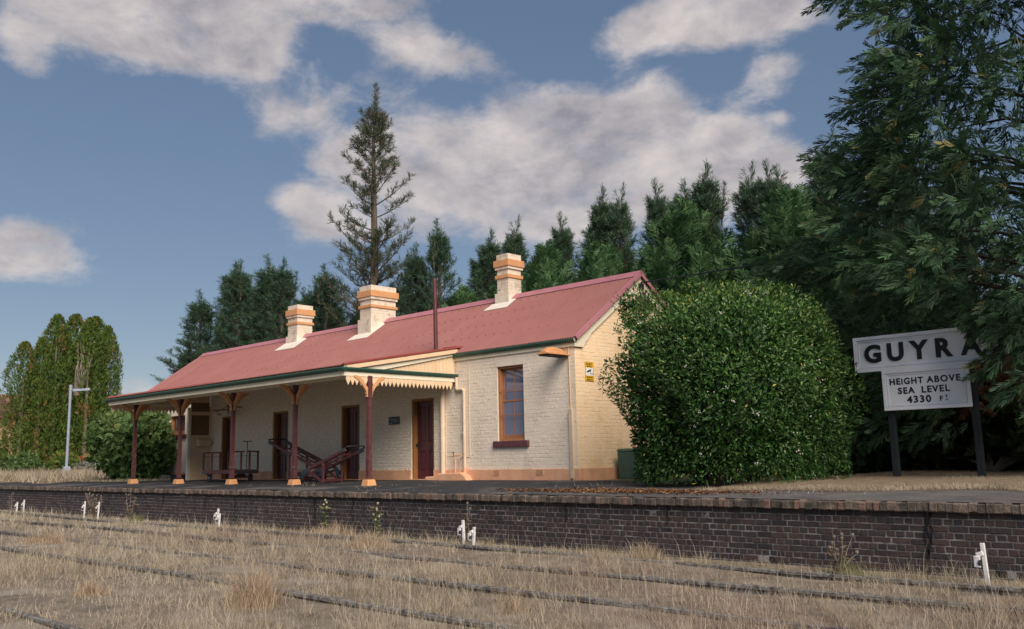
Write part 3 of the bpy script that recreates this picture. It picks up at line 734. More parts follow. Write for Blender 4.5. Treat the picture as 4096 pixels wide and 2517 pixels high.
for i in range(nb):
    a = -16.45+12.5*i/nb; MB().add([(a,-3.43,vz(-3.43)-.028),(a+12.5/nb-.008,-3.43,vz(-3.43)-.028),(a+12.5/nb-.008,-.02,vz(-.02)-.028),(a,-.02,vz(-.02)-.028),(a,-3.43,vz(-3.43)-.018),(a+12.5/nb-.008,-3.43,vz(-3.43)-.018),(a+12.5/nb-.008,-.02,vz(-.02)-.018),(a,-.02,vz(-.02)-.018)],[(3,2,1,0),(4,5,6,7),(0,1,5,4),(1,2,6,5),(2,3,7,6),(3,0,4,7)]).build('lining_board', 'board_cream', ver)
# end gable of the verandah: barge, boards, pointed valance
for xe, x_in in ((-3.885, 1), (-16.515, -1)):
    a, b = (xe-.05, xe-.018) if x_in == 1 else (xe+.018, xe+.05)
    MB().prism([(-3.46,2.60),(-2.50,2.60),(-.02,vz(-.02)-.185),(-.02,vz(-.02)-.012),(-3.46,vz(-3.46)-.012)], 'x', a+.012*x_in, b+.012*x_in).build('barge_board', 'trim_cream', ver)
    y = -2.62
    bx_ = (xe-.074, xe-.052) if x_in == 1 else (xe+.052, xe+.074)
    while y < -.03:
        y2 = min(y+.122, -.02)
        if vz(y)-.15 > 2.56: MB().prism([(y,2.545),(y2-.005,2.545),(y2-.005,vz(y2)-.10),(y,vz(y)-.10)], 'x', *bx_).build('gable_board', 'board_cream', ver)
        y = y2
    y = -3.40; end = -.06 if x_in == 1 else -.82; vx = (xe-.033, xe-.011) if x_in == 1 else (xe+.011, xe+.033)
    me = MB().prism([(0,2.434),(.116,2.434),(.116,2.35),(.058,2.232),(0,2.35)], 'x', *vx).mesh('valance_board', 'board_cream', (vx[0], 0, 2.232))
    while y+.116 < end: inst('valance_board', me, (vx[0], y, 2.232), ver); y += .1205
# posts with pads and curved brackets
PX = (-16.12,-13.05,-10.0,-6.935,-3.905); PY = -2.75
pad_me = MB().frustum(0,0,-.03,.135,.135,.135,.105,.105).mesh('pad', 'trim_orange', (0,0,0))
pm_ = MB().box(-.052,.052,-.052,.052,.135,.62); pm_.box(-.046,.046,-.046,.046,.62,1.92); pm_.frustum(0,0,1.92,1.96,.046,.046,.055,.055); pm_.box(-.055,.055,-.055,.055,1.96,2.46)
post_me = pm_.mesh('post', 'maroon_worn', (0,0,0))
BR = [(.05,1.96),(.085,1.985),(.072,2.02),(.095,2.05),(.085,2.08),(.13,2.15),(.22,2.26),(.33,2.36),(.45,2.43),(.45,2.46),(.33,2.455),(.24,2.40),(.15,2.30),(.085,2.22),(.05,2.19)]
def br_mesh(d):
    m = MB()
    if d[0]: m.prism([(a*d[0], z) for a, z in BR], 'y', -.03, .03)
    else: m.prism([(a*d[1], z) for a, z in BR], 'x', -.03, .03)
    return m.mesh('bracket', 'trim_orange', (0,0,0))
brm = {d: br_mesh(d) for d in ((1,0),(-1,0),(0,1),(0,-1))}
for i, x in enumerate(PX):
    p = thing_part('verandah_post', (x, PY, plat_z(PY)), ver)
    z0 = plat_z(PY)
    inst('post', post_me, (x, PY, 0), p)
    po = inst('pad', pad_me, (x, PY, z0), p)
    bv = po.modifiers.new('bevel', 'BEVEL'); bv.width = .018; bv.segments = 2
    dirs = [(0,-1),(0,1)]+([(-1,0),(1,0)] if 0 < i < 4 else ([(1,0)] if i == 0 else [(-1,0)]))
    for d in dirs: inst('bracket', brm[d], (x, PY, 0), p)
# --- end screen of the verandah
scr = thing_part('end_screen', (-16.4, -.4, 0), ver)
MB().box(-16.45,-16.35,-.83,-.73,-.03,2.43).build('screen_post', 'trim_cream', scr)
for z0, z1 in ((-.0,.05),(.16,.27),(1.42,1.50),(2.18,2.30)): MB().box(-16.425,-16.375,-.73,-.06,z0,z1).build('screen_rail', 'board_cream', scr)
MB().box(-16.425,-16.36,-.06,-.001,-.03,2.5).build('cover_strip', 'board_cream', scr)
for i in range(6):
    a = -.73+.1115*i; MB().box(-16.41,-16.395,a,a+.107,.02,1.46).build('screen_board', 'board_cream', scr)
MB().box(-16.41,-16.395,-.73,-.06,1.50,2.18).build('screen_panel', 'sill_purple', scr)
MB().box(-16.41,-16.395,-.73,-.06,2.30,2.6).build('screen_panel', 'sill_purple', scr)
MATS['screen_brown'] = pm('screen_brown', (.20,.125,.07), (.17,.105,.06), 8, .8)
for o in scr.children:
    if o.name.startswith('screen_panel'): o.data.materials[0] = MATS['screen_brown']
# --- downpipes, conduits, vents, drain mound
MB().tube([(-4.10,-.10,3.06),(-4.10,-.10,2.95),(-4.105,-.09,2.64)], .042, 10).build('downpipe', 'pipe_cream', st, smooth=True)
MB().tube([(-4.36,-.075,2.50),(-4.36,-.075,.12)], .062, 12).build('downpipe', 'pipe_cream', st, smooth=True)
MB().tube([(-4.46,-.05,.62),(-4.46,-.05,.10)], .022, 8).build('drain_pipe', 'pipe_cream', st, smooth=True)
MB().tube([(-3.84,-.06,2.55),(-3.84,-.06,2.26),(-3.82,-.06,2.235),(-3.60,-.06,2.235),(-3.575,-.06,2.20),(-3.575,-.06,.30)], .042, 10).build('downpipe', 'pipe_cream', st, smooth=True)
MB().tube([(-3.575,-.06,.31),(-3.575,-.06,.12)], .046, 10).build('downpipe_foot', 'plinth_paint', st, smooth=True)
MB().tube([(-3.44,-.012,2.96),(-3.44,-.012,.62),(-3.46,-.012,.565),(-3.55,-.012,.565),(-3.75,-.02,.555),(-3.79,-.03,.48),(-3.79,-.03,.12)], .010, 6).build('conduit', 'pipe_cream', st, smooth=True)
MB().tube([(-.165,-.02,3.0),(-.150,-.02,1.55)], .012, 6).build('conduit', 'board_cream', st, smooth=True)
MB().box(-.20,-.10,-.055,-.002,.04,1.56).build('cable_casing', 'pipe_cream', st, bevel=.004)
MB().bar((-3.62,-.01,1.16),(-3.62,-.11,1.16), .09, .018).build('pipe_clip', 'pipe_cream', st)
m = MB(); m.prism([(-4.86,-.05),(-4.86,.085),(-4.5,.10),(-4.35,.17),(-3.55,.19),(-3.40,.12),(-3.26,-.05)], 'y', -.26, -.036)
m.build('drain_mound', 'plinth_paint', st, bevel=.03)
for x0, x1, zb in ((-2.607,-2.411,.102),(-1.229,-1.023,.112)):
    v = thing_part('air_vent', ((x0+x1)/2, -.036, zb), st); MB().box(x0, x1, -.038, -.0355, zb, zb+.13).build('vent_hole', 'tar', v)
    for k in range(7): z = zb+.005+k*.019; MB().box(x0, x1, -.044, -.0385, z, z+.008).build('vent_bar', 'plinth_paint', v)
    for k in range(8): x = x0+(x1-x0)*k/7; MB().box(x-.004, x+.004, -.0435, -.0387, zb, zb+.13).build('vent_bar', 'plinth_paint', v)

# ------------------------------------------------------------------ lettering
dg = bpy.context.evaluated_depsgraph_get
def text_verts(s, size, depth, bold=0., space=1., wscale=1., align='CENTER', line=1.):
    cu = bpy.data.curves.new('t', 'FONT'); cu.body = s; cu.size = size; cu.extrude = depth/2; cu.offset = bold; cu.space_character = space; cu.align_x = align; cu.resolution_u = 4; cu.space_line = line
    ob = bpy.data.objects.new('t', cu); col.objects.link(ob); bpy.context.view_layer.update()
    me = bpy.data.meshes.new_from_object(ob.evaluated_get(dg()))
    V = [tuple(v.co) for v in me.vertices]; F = [tuple(p.vertices) for p in me.polygons]
    bpy.data.objects.remove(ob); bpy.data.curves.remove(cu); bpy.data.meshes.remove(me)
    return [(x*wscale, y, z) for x, y, z in V], F
def text_part(s, size, centre, facing, mat, parent, name='lettering', depth=.004, bold=0., space=1., wscale=1., line=1., height=None):
    V, F = text_verts(s, size, depth, bold, space, wscale, line=line); a = np.array(V)
    if height:
        k = height/(a[:,1].max()-a[:,1].min()); a[:, :2] *= k
    a[:,0] -= (a[:,0].min()+a[:,0].max())/2; a[:,1] -= (a[:,1].min()+a[:,1].max())/2
    c = centre; m = MB()
    if facing == '-y': vs = [(c[0]+x, c[1]-z, c[2]+y) for x, y, z in a]
    else: vs = [(c[0]+z, c[1]+x, c[2]+y) for x, y, z in a]
    m.v = vs; m.f = F; return m.build(name, mat, parent)

# ------------------------------------------------------------------ fittings on the building
s = thing('security_sign', (.008, .48, 2.198), 'yellow and white security notice sign on the brick gable end', 'sign')
MB().box(.008,.014,.332,.629,2.198,2.636).build('sign_panel', 'yellow_sign', s, bevel=.003)
MB().box(.0141,.0155,.345,.616,2.325,2.505).build('sign_field', 'sign_face_white', s)
for a in ((.332,.338,2.198,2.636),(.623,.629,2.198,2.636),(.338,.623,2.198,2.204),(.338,.623,2.630,2.636)): MB().box(.0141,.0158,*a).build('sign_border', 'sign_black', s)
text_part('SECURITY', .06, (.0152,.48,2.588), '+x', 'sign_black', s, depth=.002, bold=.002, height=.044, wscale=.86)
text_part('NOTICE', .06, (.0152,.48,2.533), '+x', 'sign_black', s, depth=.002, bold=.002, height=.044, wscale=.86)
text_part('SURVEILLANCE', .05, (.0152,.48,2.288), '+x', 'sign_black', s, depth=.002, bold=.0012, height=.040, wscale=.62)
text_part('CAMERAS IN USE', .05, (.0152,.48,2.232), '+x', 'sign_black', s, depth=.002, bold=.0012, height=.036, wscale=.58)
m = MB(); m.prism([(.40,2.40),(.42,2.435),(.53,2.475),(.545,2.44),(.43,2.395)], 'x', .0156, .017); m.prism([(.375,2.405),(.395,2.43),(.41,2.41),(.39,2.39)], 'x', .0156, .017)
m.prism([(.50,2.43),(.515,2.43),(.525,2.375),(.585,2.37),(.585,2.36),(.512,2.362)], 'x', .0156, .017); m.prism([(.585,2.345),(.597,2.345),(.597,2.39),(.585,2.39)], 'x', .0156, .017)
m.build('camera_symbol', 'sign_black', s)

l = thing('wall_lamp', (-.30, -.25, 2.72), 'orange painted hooded street light under the eave of the brick end bay', 'lamp')
hood = []; yy = (-.74,-.70,-.60,-.42,-.18,-.02); ww = (.10,.135,.15,.15,.13,.10); hh = (.03,.07,.13,.155,.12,.06)
m = MB(); vs = []; fs = []; k = 7
for y, w, h in zip(yy, ww, hh):
    for i in range(k): t = math.pi*i/(k-1); vs.append((-.30-w*math.cos(t)*(1.0), y, 2.80+h*math.sin(t)**.8))
for i in range(len(yy)-1):
    for j in range(k-1): fs.append((i*k+j, (i+1)*k+j, (i+1)*k+j+1, i*k+j+1))
fs += [tuple(range(k)), tuple(range((len(yy)-1)*k, len(yy)*k))[::-1]]
m.add(vs, fs); m.build('hood', 'lamp_orange', l)
MB().box(-.465,-.135,-.76,-.01,2.765,2.80).build('rim', 'lamp_orange', l, bevel=.006)
MB().box(-.44,-.16,-.72,-.05,2.735,2.765).build('diffuser', 'tar', l)
MB().tube([(-.30,-.02,2.84),(-.26,-.02,2.98)], .022, 8).build('lamp_arm', 'lamp_orange', l)

s = thing('notice_plate', (-6.377, -.016, 1.465), 'small black notice plate with white lettering on the flaking verandah wall', 'plaque')
MB().box(-6.616,-6.138,-.018,-.008,1.465,1.68).build('plate', 'plaque_black', s, bevel=.003)
for (x0, x1, z) in ((-6.585,-6.555,1.642),(-6.545,-6.475,1.642),(-6.60,-6.585,1.59),(-6.565,-6.52,1.59),(-6.50,-6.42,1.59),(-6.405,-6.27,1.59),(-6.39,-6.19,1.55),(-6.60,-6.53,1.492),(-6.515,-6.46,1.492)):
    k = max(1, int((x1-x0)/.018)); m = MB()                  # worn, unreadable letter strokes
    for i in range(k):
        a = x0+(x1-x0)*i/k; m.box(a, a+.006, -.0195, -.0182, z, z+.022)
        if i % 2: m.box(a, a+.012, -.0195, -.0182, z+.016+.003*(i % 3), z+.022)
    m.build('lettering', 'letter_white', s)

s = thing('ladies_sign', (-14.80, -.50, 2.08), 'hanging grey LADIES sign on an iron bracket beside the verandah post', 'sign')
MB().box(-15.19,-14.37,-.512,-.488,2.075,2.185).build('sign_panel', 'grey_board', s, bevel=.003)
text_part('LADIES', .08, (-14.86,-.5135,2.13), '-y', 'sign_black', s, bold=.002, height=.066, space=1.15, depth=.002)
m = MB(); m.bar((-15.29,-.5,2.275),(-14.33,-.5,2.275),.022,.03); m.bar((-14.33,-.5,2.14),(-14.33,-.5,2.42),.03,.03); m.bar((-14.33,-.5,2.36),(-14.33,-.002,2.36),.025,.03); m.bar((-14.33,-.5,2.40),(-14.75,-.5,2.28),.015,.015)
for x in (-15.03,-14.60): m.tube([(x,-.5,2.275),(x,-.5,2.18)], .006, 6)
m.build('bracket', 'black_iron', s)

s = thing('mailbox', (-16.28, -.30, 1.13), 'tan metal letterbox with rounded lid fixed to the verandah end screen', 'mailbox')
prof = [(-16.375,1.13),(-16.16,1.13),(-16.16,1.24),(-16.175,1.29),(-16.21,1.335),(-16.27,1.36),(-16.375,1.365)]
MB().prism(prof, 'y', -.53, -.09).build('box', 'board_cream', s, bevel=.005)
MB().prism([(-16.374,1.366),(-16.269,1.364),(-16.205,1.338),(-16.165,1.29),(-16.152,1.24),(-16.146,1.242),(-16.158,1.296),(-16.20,1.346),(-16.268,1.372),(-16.374,1.374)], 'y', -.54, -.08).build('lid', 'board_cream', s)
MB().box(-16.30,-16.24,-.5345,-.5305,1.25,1.265).build('slot', 'tar', s); MB().tube([(-16.16,-.31,1.26),(-16.145,-.31,1.26)], .012, 8).build('lock', 'black_iron', s)

t = thing('garden_tap', (-3.82, -.15, .15), 'brass garden tap on an orange standpipe beside the drain mound', 'tap')
MB().tube([(-3.82,-.15,.15),(-3.82,-.15,.60)], .018, 8).build('standpipe', 'plinth_paint', t, smooth=True)
MB().tube([(-3.60,-.15,.605),(-3.86,-.15,.60),(-3.90,-.15,.585),(-3.91,-.15,.555)], [.018,.022,.018,.014], 8).build('spout', 'plinth_paint', t, smooth=True)
m = MB(); m.tube([(-3.89,-.15,.60),(-3.89,-.15,.68)], .012, 8); m.bar((-3.94,-.15,.685),(-3.84,-.15,.685),.014,.014); m.build('tap_head', 'black_iron', t)
MB().tube([(-4.09,-.15,.57),(-3.91,-.15,.58)], .007, 6).build('spindle', 'copper_tap', t)

w = MB(); pts = []
for i in range(21):
    a = i/20; p = Vector((.10,2.55,4.72)).lerp(Vector((20.0,7.0,6.2)), a); p.z -= .25*4*a*(1-a); pts.append(p)
w.tube(pts, .02, 5)
tag(w.build('overhead_cable', 'cable'), 'black overhead cable running from the gable peak towards the conifers', 'cable')
w = MB(); pts = []
for i in range(13):
    a = i/12; p = Vector((7.0,6.2,3.35)).lerp(Vector((20,12.2,4.0)), a); pts.append(p)
it = thing('cable_insulators', (.05, 2.6, 4.5), 'cluster of black insulators and a junction box under the gable peak', 'insulator')
m = MB(); m.box(.031,.10,2.50,2.64,4.60,4.70)
m.tube([(.07,2.57,4.70),(.10,2.55,4.74)], .02, 6); m.build('bracket', 'black_iron', it)
for k in range(3): MB().tube([(.09,2.62+.11*k,4.56-.07*k),(.09,2.62+.11*k,4.63-.07*k)], [.03,.018], 8).build('insulator', 'black_iron', it)

# ------------------------------------------------------------------ green bin by the gable
b = thing('rubbish_bin', (.62, 1.55, -.02), 'dark green metal bin standing between the gable end and the bush', 'bin')
MB().frustum(.62,1.55,-.02,.62,.42,.36,.44,.38).build('body', 'bin_green', b, bevel=.02)
MB().frustum(.62,1.55,.62,.67,.46,.40,.42,.36).build('lid', 'bin_green', b, bevel=.01)

# ------------------------------------------------------------------ luggage trolley
def wheel(parent, c, r, w, axis=(0,1,0), spokes=False):
    wh = thing_part('wheel', c, parent)
    ax = Vector(axis).normalized(); MB().disc(c, axis, r, w, 22).build('tyre', 'rubber', wh, bevel=.008)
    MB().disc(c, axis, r*.5, w+.012, 16).build('hub', 'black_iron', wh); MB().disc(c, axis, r*.16, w+.05, 10).build('axle_cap', 'galvanised', wh)
    return wh
X0, X1, Y0, Y1 = -13.10, -11.32, -2.0, -1.12
t = thing('luggage_trolley', (-12.2, -1.56, -.005), 'low maroon four wheeled luggage trolley with slatted end racks', 'trolley')
for i in range(7):
    a = Y0+.02+(Y1-Y0-.04)*i/7; MB().box(X0+.02, X1-.02, a, a+.118, .315, .34).build('deck_plank', 'maroon_worn', t)
for ya in (Y0, Y1-.05): MB().box(X0, X1, ya, ya+.05, .235, .314).build('side_beam', 'maroon_worn', t, bevel=.004)
for xa in (X0, X1-.06): MB().box(xa, xa+.06, Y0+.051, Y1-.051, .225, .314).build('end_beam', 'black_iron', t)
for x in (X0-.003, X1-.19): MB().box(x, x+.195, Y0-.008, Y0-.001, .24, .312).build('corner_iron', 'teal_iron', t)
for xe in (X0+.03, X1-.03):
    rk = thing_part('end_rack', (xe, (Y0+Y1)/2, .34), t)
    for k in range(4):
        y = Y0+.03+(Y1-Y0-.06)*k/3; MB().box(xe-.022, xe+.022, y-.026, y+.026, .341, .84).build('upright', 'black_iron' if k == 0 else 'maroon_worn', rk, bevel=.003)
    for (ya, yb) in (((Y0+.0), (Y0+.40)), ((Y1-.38), Y1)) if xe > -12 else ((Y0, Y1),): MB().box(xe-.026, xe+.026, ya, yb, .841, .885).build('top_rail', 'maroon_worn', rk, bevel=.003)
    MB().tube([(xe,Y0+.03,.74),(xe,Y1-.03,.74)], .006, 6).build('tie_rod', 'black_iron', rk)
for x, y in ((X0+.30, Y0+.10), (X0+.30, Y1-.10)):
    wheel(t, (x, y, .108), .112, .05)
    m = MB(); m.bar((x-.16,y,.235),(x,y,.11),.03,.02); m.bar((x+.16,y,.235),(x,y,.11),.03,.02); m.build('wheel_strut', 'black_iron', t)
for x, y in ((X1-.28, Y0+.12), (X1-.28, Y1-.12)): wheel(t, (x, y, .108), .112, .05)
m = MB(); m.prism([(Y0+.14,.09),(Y1-.14,.09),(Y1-.14,.13),((Y0+Y1)/2+.14,.19),((Y0+Y1)/2-.14,.19),(Y0+.14,.13)], 'x', X1-.33, X1-.23); m.box(X1-.36, X1-.20, (Y0+Y1)/2-.09, (Y0+Y1)/2+.09, .191, .234)
m.build('bogie', 'maroon_worn', t)
m = MB(); ym = (Y0+Y1)/2-.02; m.tube([(X1+.08,ym,.005),(X1+.07,ym,.30),(X1+.09,ym,.85),(X1+.10,ym,1.16)], .012, 6); m.tube([(X1+.10,ym-.15,1.16),(X1+.10,ym+.15,1.16)], .014, 6); m.bar((X1-.02,ym,.12),(X1+.08,ym,.12),.02,.02)
m.build('pull_handle', 'black_iron', t)
m = MB(); m.tube([(X1-.06,Y0+.55,.885),(X1+.02,Y0+.55,.89)], .02, 6); m.build('handle_hook', 'chain_steel', t)

# ------------------------------------------------------------------ two barrows
def barrow(label, xn, zn, xh, zh, yn, yf, xleg, xw, sgn, rise):
    """xn,zn nose end of rails; xh,zh handle end; yn near rail, yf far rail"""
    b = thing('luggage_barrow', ((xn+xh)/2, (yn+yf)/2, -.01), label, 'barrow', None)
    zz = lambda x: zn+(zh-zn)*(x-xn)/(xh-xn)
    for y in (yn, yf): MB().bar((xn,y,zn),(xh,y,zh),.05,.075).build('side_rail', 'maroon_worn', b, bevel=.005)
    for k in range(5):
        x = xn+(xh-xn)*(.10+.17*k); MB().bar((x,yn+.026,zz(x)-.012),(x,yf-.026,zz(x)-.012),.05,.028).build('cross_slat', 'maroon', b)
    for k in (1, 2): y = yn+(yf-yn)*k/3; MB().bar((xn+(xh-xn)*.02,y,zz(xn+(xh-xn)*.02)+.022),(xn+(xh-xn)*.80,y,zz(xn+(xh-xn)*.80)+.022),.038,.03).build('slat', 'maroon_worn', b)
    d = sgn*.16
    m = MB(); m.tube([(xh-d*1.2,yn,zz(xh-d*1.2)+.045),(xh,yn,zh+.05),(xh+d*.35,yn+.02,zh+.075),(xh+d*.55,yn+.10,zh+.085),(xh+d*.55,yf-.10,zh+.085),(xh+d*.35,yf-.02,zh+.075),(xh,yf,zh+.05),(xh-d*1.2,yf,zz(xh-d*1.2)+.045)], .017, 8); m.build('handle', 'black_iron', b, smooth=True)
    for y in (yn, yf): MB().bar((xh-d*1.35,y,zz(xh-d*1.35)+.018),(xh-d*.1,y,zz(xh-d*.1)+.018),.056,.062).build('handle_socket', 'teal_iron', b)
    for y in (yn, yf):
        MB().bar((xleg,y,-.005),(xleg,y,zz(xleg)-.03),.045,.05).build('leg', 'maroon_worn', b)
        MB().bar((xleg-sgn*.02,y,.03),(xn+sgn*.04,y,zn-.03),.04,.055).build('brace', 'maroon_worn', b)
        MB().prism([(xn-sgn*.16,zn-.01),(xn+sgn*.02,zn+.03),(xn+sgn*.05,zn-.06),(xw+sgn*.05,.13),(xw-sgn*.03,.13)], 'y', y-.034, y-.027).build('nose_plate', 'teal_iron', b)
    MB().bar((xleg,yn+.02,.06),(xleg,yf-.02,.06),.04,.05).build('foot_bar', 'maroon', b)
    MB().tube([(xw,yn-.10,.137),(xw,yf+.10,.137)], .016, 8).build('axle', 'black_iron', b)
    wheel(b, (xw, yn-.075, .137), .14, .045); wheel(b, (xw, yf+.075, .137), .14, .045)
barrow('maroon luggage barrow with its handles raised towards the post by the notice plate', -7.05, .33, -5.42, .80, -2.30, -1.74, -6.35, -7.27, 1, 1)
barrow('maroon luggage barrow behind the chained post, handles raised over the second door', -7.62, .33, -10.10, 1.10, -1.55, -.98, -9.04, -7.55, -1, 1)

def chain(label, x, z, pts):
    o = thing('chain', (pts[0][0], pts[0][1], min(p[2] for p in pts)-.03), label, 'chain'); n = 0
    P = [Vector(p) for p in pts]; seg = []
    for a, b in zip(P[:-1], P[1:]):
        k = max(1, int((b-a).length/.042))
        for i in range(k): seg.append((a.lerp(b, i/k), (b-a).normalized()))
    tor = MB(); 
    for i, (p, d) in enumerate(seg):
        s1 = d.cross(Vector((0,0,1))).normalized(); s2 = d.cross(s1); s = s1 if i % 2 else s2
        ring = [p+d*(.027*math.cos(2*math.pi*k/8))+s*(.014*math.sin(2*math.pi*k/8)) for k in range(9)]
        MB().tube(ring, .0055, 5, cap=False).build('link', 'chain_steel', o)
def post_loop(px, z, r=.075): return [(px+r*math.cos(t)*1.0, PY+r*math.sin(t)*1.0, z+.05*math.sin(t*.5)) for t in np.linspace(R(200), R(420), 9)]
chain('steel chain tying the slatted trolley to its verandah post', 0, 0, post_loop(PX[2], .40)+[(-10.45,-2.35,.37),(-11.35,-2.02,.30)])
chain('steel chain tying the two barrows to their verandah post', 0, 0, post_loop(PX[3], .38)+[(-6.93,-2.55,.46),(-7.0,-2.36,.42)])

# ================================================================== STATION NAME BOARD
SY = .60
nb_ = thing('station_name_board', (7.3, SY, 0), 'white GUYRA station name board on two black posts', 'sign')
def framed(x0, x1, z0, z1):
    p = thing_part('board', ((x0+x1)/2, SY, z0), nb_)
    MB().box(x0, x1, SY-.03, SY+.02, z0, z1).build('panel', 'sign_white', p)
    w = .05; d = SY-.03
    for a in ((x0-.012,x1+.012,z0-.012,z0+w),(x0-.012,x1+.012,z1-w,z1+.012)): MB().box(a[0],a[1],d-.028,d-.001,a[2],a[3]).build('moulding', 'sign_white', p, bevel=.006)
    for a in ((x0-.012,x0+w),(x1-w,x1+.012)): MB().box(a[0],a[1],d-.0275,d-.0012,z0+w+.001,z1-w-.001).build('moulding', 'sign_white', p, bevel=.006)
    w2 = w+.012
    for a in ((x0+w2,x1-w2,z0+w2,z0+w2+.02),(x0+w2,x1-w2,z1-w2-.02,z1-w2)): MB().box(a[0],a[1],d-.013,d-.001,a[2],a[3]).build('bead', 'sign_white', p)
    for a in ((x0+w2,x0+w2+.02),(x1-w2-.02,x1-w2)): MB().box(a[0],a[1],d-.0127,d-.0012,z0+w2+.021,z1-w2-.021).build('bead', 'sign_white', p)
    return p
p = framed(6.13, 8.50, 1.915, 2.525)
for ch, x in zip('GUYRA', (6.455, 6.86, 7.265, 7.68, 8.11)):
    text_part(ch, .4, (x, SY-.038, 2.225), '-y', 'sign_black', p, name='letter', depth=.016, bold=.016, height=.33)
p = framed(6.60, 8.03, 1.21, 1.895)
for t, z, h, ws, x in (('HEiGHT', 1.70, .115, .94, 7.00), ('ABOVE', 1.70, .115, 1.0, 7.62), ('SEA', 1.535, .115, 1.0, 6.99), ('LEVEL', 1.535, .115, 1.0, 7.48), ('4330', 1.375, .125, 1.05, 7.19)):
    text_part(t, .15, (x, SY-.034, z), '-y', 'sign_black', p, depth=.006, bold=.0045, height=h, wscale=ws, space=1.22)
text_part('F', .1, (7.56, SY-.034, 1.365), '-y', 'sign_black', p, depth=.006, bold=.003, height=.085)
text_part('T', .0601, (7.645, SY-.034, 1.395), '-y', 'sign_black', p, depth=.006, bold=.002, height=.05); MB().box(7.62,7.67,SY-.037,SY-.031,1.335,1.343).build('underline', 'sign_black', p)
for x in (6.665, 8.05):
    MB().box(x-.055, x+.055, SY+.021, SY+.12, -.06, 2.60 if x < 7 else 2.55).build('post', 'sign_post', nb_, bevel=.006)

# ================================================================== LAMP POST, STAKES, EDGING, FAR HOUSES
l = thing('lamp_post', (-34.9, 2.2, -.01), 'tall grey galvanised lamp post with a flat light head beside the column cypresses', 'lamp post')
MB().frustum(-34.9,2.2,-.01,.55,.24,.24,.13,.13).build('base', 'galvanised', l, bevel=.02)
MB().tube([(-34.9,2.2,.5),(-34.9,2.2,4.0)], [.075,.065], 12).build('pole', 'galvanised', l, smooth=True); MB().tube([(-34.9,2.2,3.9),(-34.9,2.2,4.62)], .08, 12).build('pole_collar', 'galvanised', l, smooth=True)
MB().bar((-34.85,2.2,4.38),(-34.45,2.45,4.40),.06,.05).build('arm', 'galvanised', l)
m = MB(); m.add([(-34.70,2.25,4.27),(-34.60,2.15,4.27),(-33.98,2.75,4.30),(-34.08,2.88,4.30),(-34.68,2.30,4.36),(-34.60,2.22,4.36),(-34.02,2.78,4.44),(-34.12,2.86,4.44)],[(3,2,1,0),(4,5,6,7),(0,1,5,4),(1,2,6,5),(2,3,7,6),(3,0,4,7)]); m.build('light_head', 'galvanised', l, bevel=.02)

def stake(x, y, h, lean, label, kind=0):
    s = thing('signal_stake', (x, y, GZ), label, 'stake', 'white stakes along the platform wall')
    b0 = Vector((x, y, GZ-.05)); tp = Vector((x+lean, y, GZ+h))
    MB().bar(b0, tp, .042, .04).build('stake', 'white_paint', s, bevel=.004)
    m = MB(); c = b0.lerp(tp, .66); m.bar(c+Vector((0,-.026,.06)), c+Vector((-.07,-.03,.035)), .03, .05); m.box(c.x-.095, c.x-.03, c.y-.055, c.y-.02, c.z-.09, c.z+.03); m.build('pulley_bracket', 'white_paint', s, bevel=.008)
    MB().disc((c.x-.035, c.y-.035, c.z-.04), (1,0,0), .035, .02, 12).build('pulley', 'black_iron', s)
stake(9.72, -5.02, .43, -.02, 'white pulley stake standing alone beside the right end of the brick wall')
stake(1.62, -5.0, .42, -.02, 'grey white pulley stake with a dead thistle, one of a pair under the end bay')
stake(1.90, -5.06, .32, .03, 'shorter white pulley stake of the pair under the end bay')
stake(-6.62, -5.0, .42, .07, 'white pulley stake of a leaning pair under the barrows')
stake(-6.46, -5.03, .32, .03, 'stubby white stake of the leaning pair under the barrows')
stake(-13.2, -5.0, .46, .06, 'lone leaning white pulley stake under the verandah end')
stake(-14.15, -5.0, .46, .04, 'white pulley stake half hidden by a brown dead weed')
stake(-19.0, -5.0, .42, .04, 'taller white stake of the farthest pair along the wall')
stake(-19.6, -5.0, .34, .03, 'shorter white stake of the farthest pair along the wall')
t = thing('timber_edging', (-19.5, .0, -.01), 'weathered timber sleepers edging the shrub bed beside the verandah', 'edging')
MB().box(-20.9,-17.95,-.62,-.44,-.03,.17).build('sleeper', 'old_timber', t, bevel=.012); MB().box(-17.93,-16.9,-.66,-.46,-.03,.19).build('sleeper', 'sign_post', t, bevel=.012)

h = thing('garden_shed', (-46, 14, -.02), 'plain grey green metal shed behind the column cypresses', 'shed')
m = MB().box(-50,-40.5,14,18,-.05,3.9); m.build('wall', 'shed_grey', h); MB().prism([(13.8,3.9),(18.2,3.9),(16,4.5)], 'x', -50.2, -40.3).build('roof', 'shed_grey', h)
for k in range(24): MB().box(-50+.4*k, -49.96+.4*k, 13.975, 13.999, -.05, 3.88).build('rib', 'shed_grey', h)
h = thing('distant_house', (-74, 13, -.02), 'cream ribbed house with a dull red roof half hidden by the column cypresses', 'house')
MB().box(-84,-66,10,17,-.05,4.6).build('wall', 'house_cladding', h)
for k in range(40): MB().box(-66.0,-65.93,10.05+.172*k,10.13+.172*k,-.05,4.55).build('cladding_rib', 'trim_cream', h)
MB().prism([(-84.5,4.6),(-65.4,4.6),(-70,6.6),(-80,6.6)], 'y', 9.5, 17.5).build('roof', 'house_roof', h)

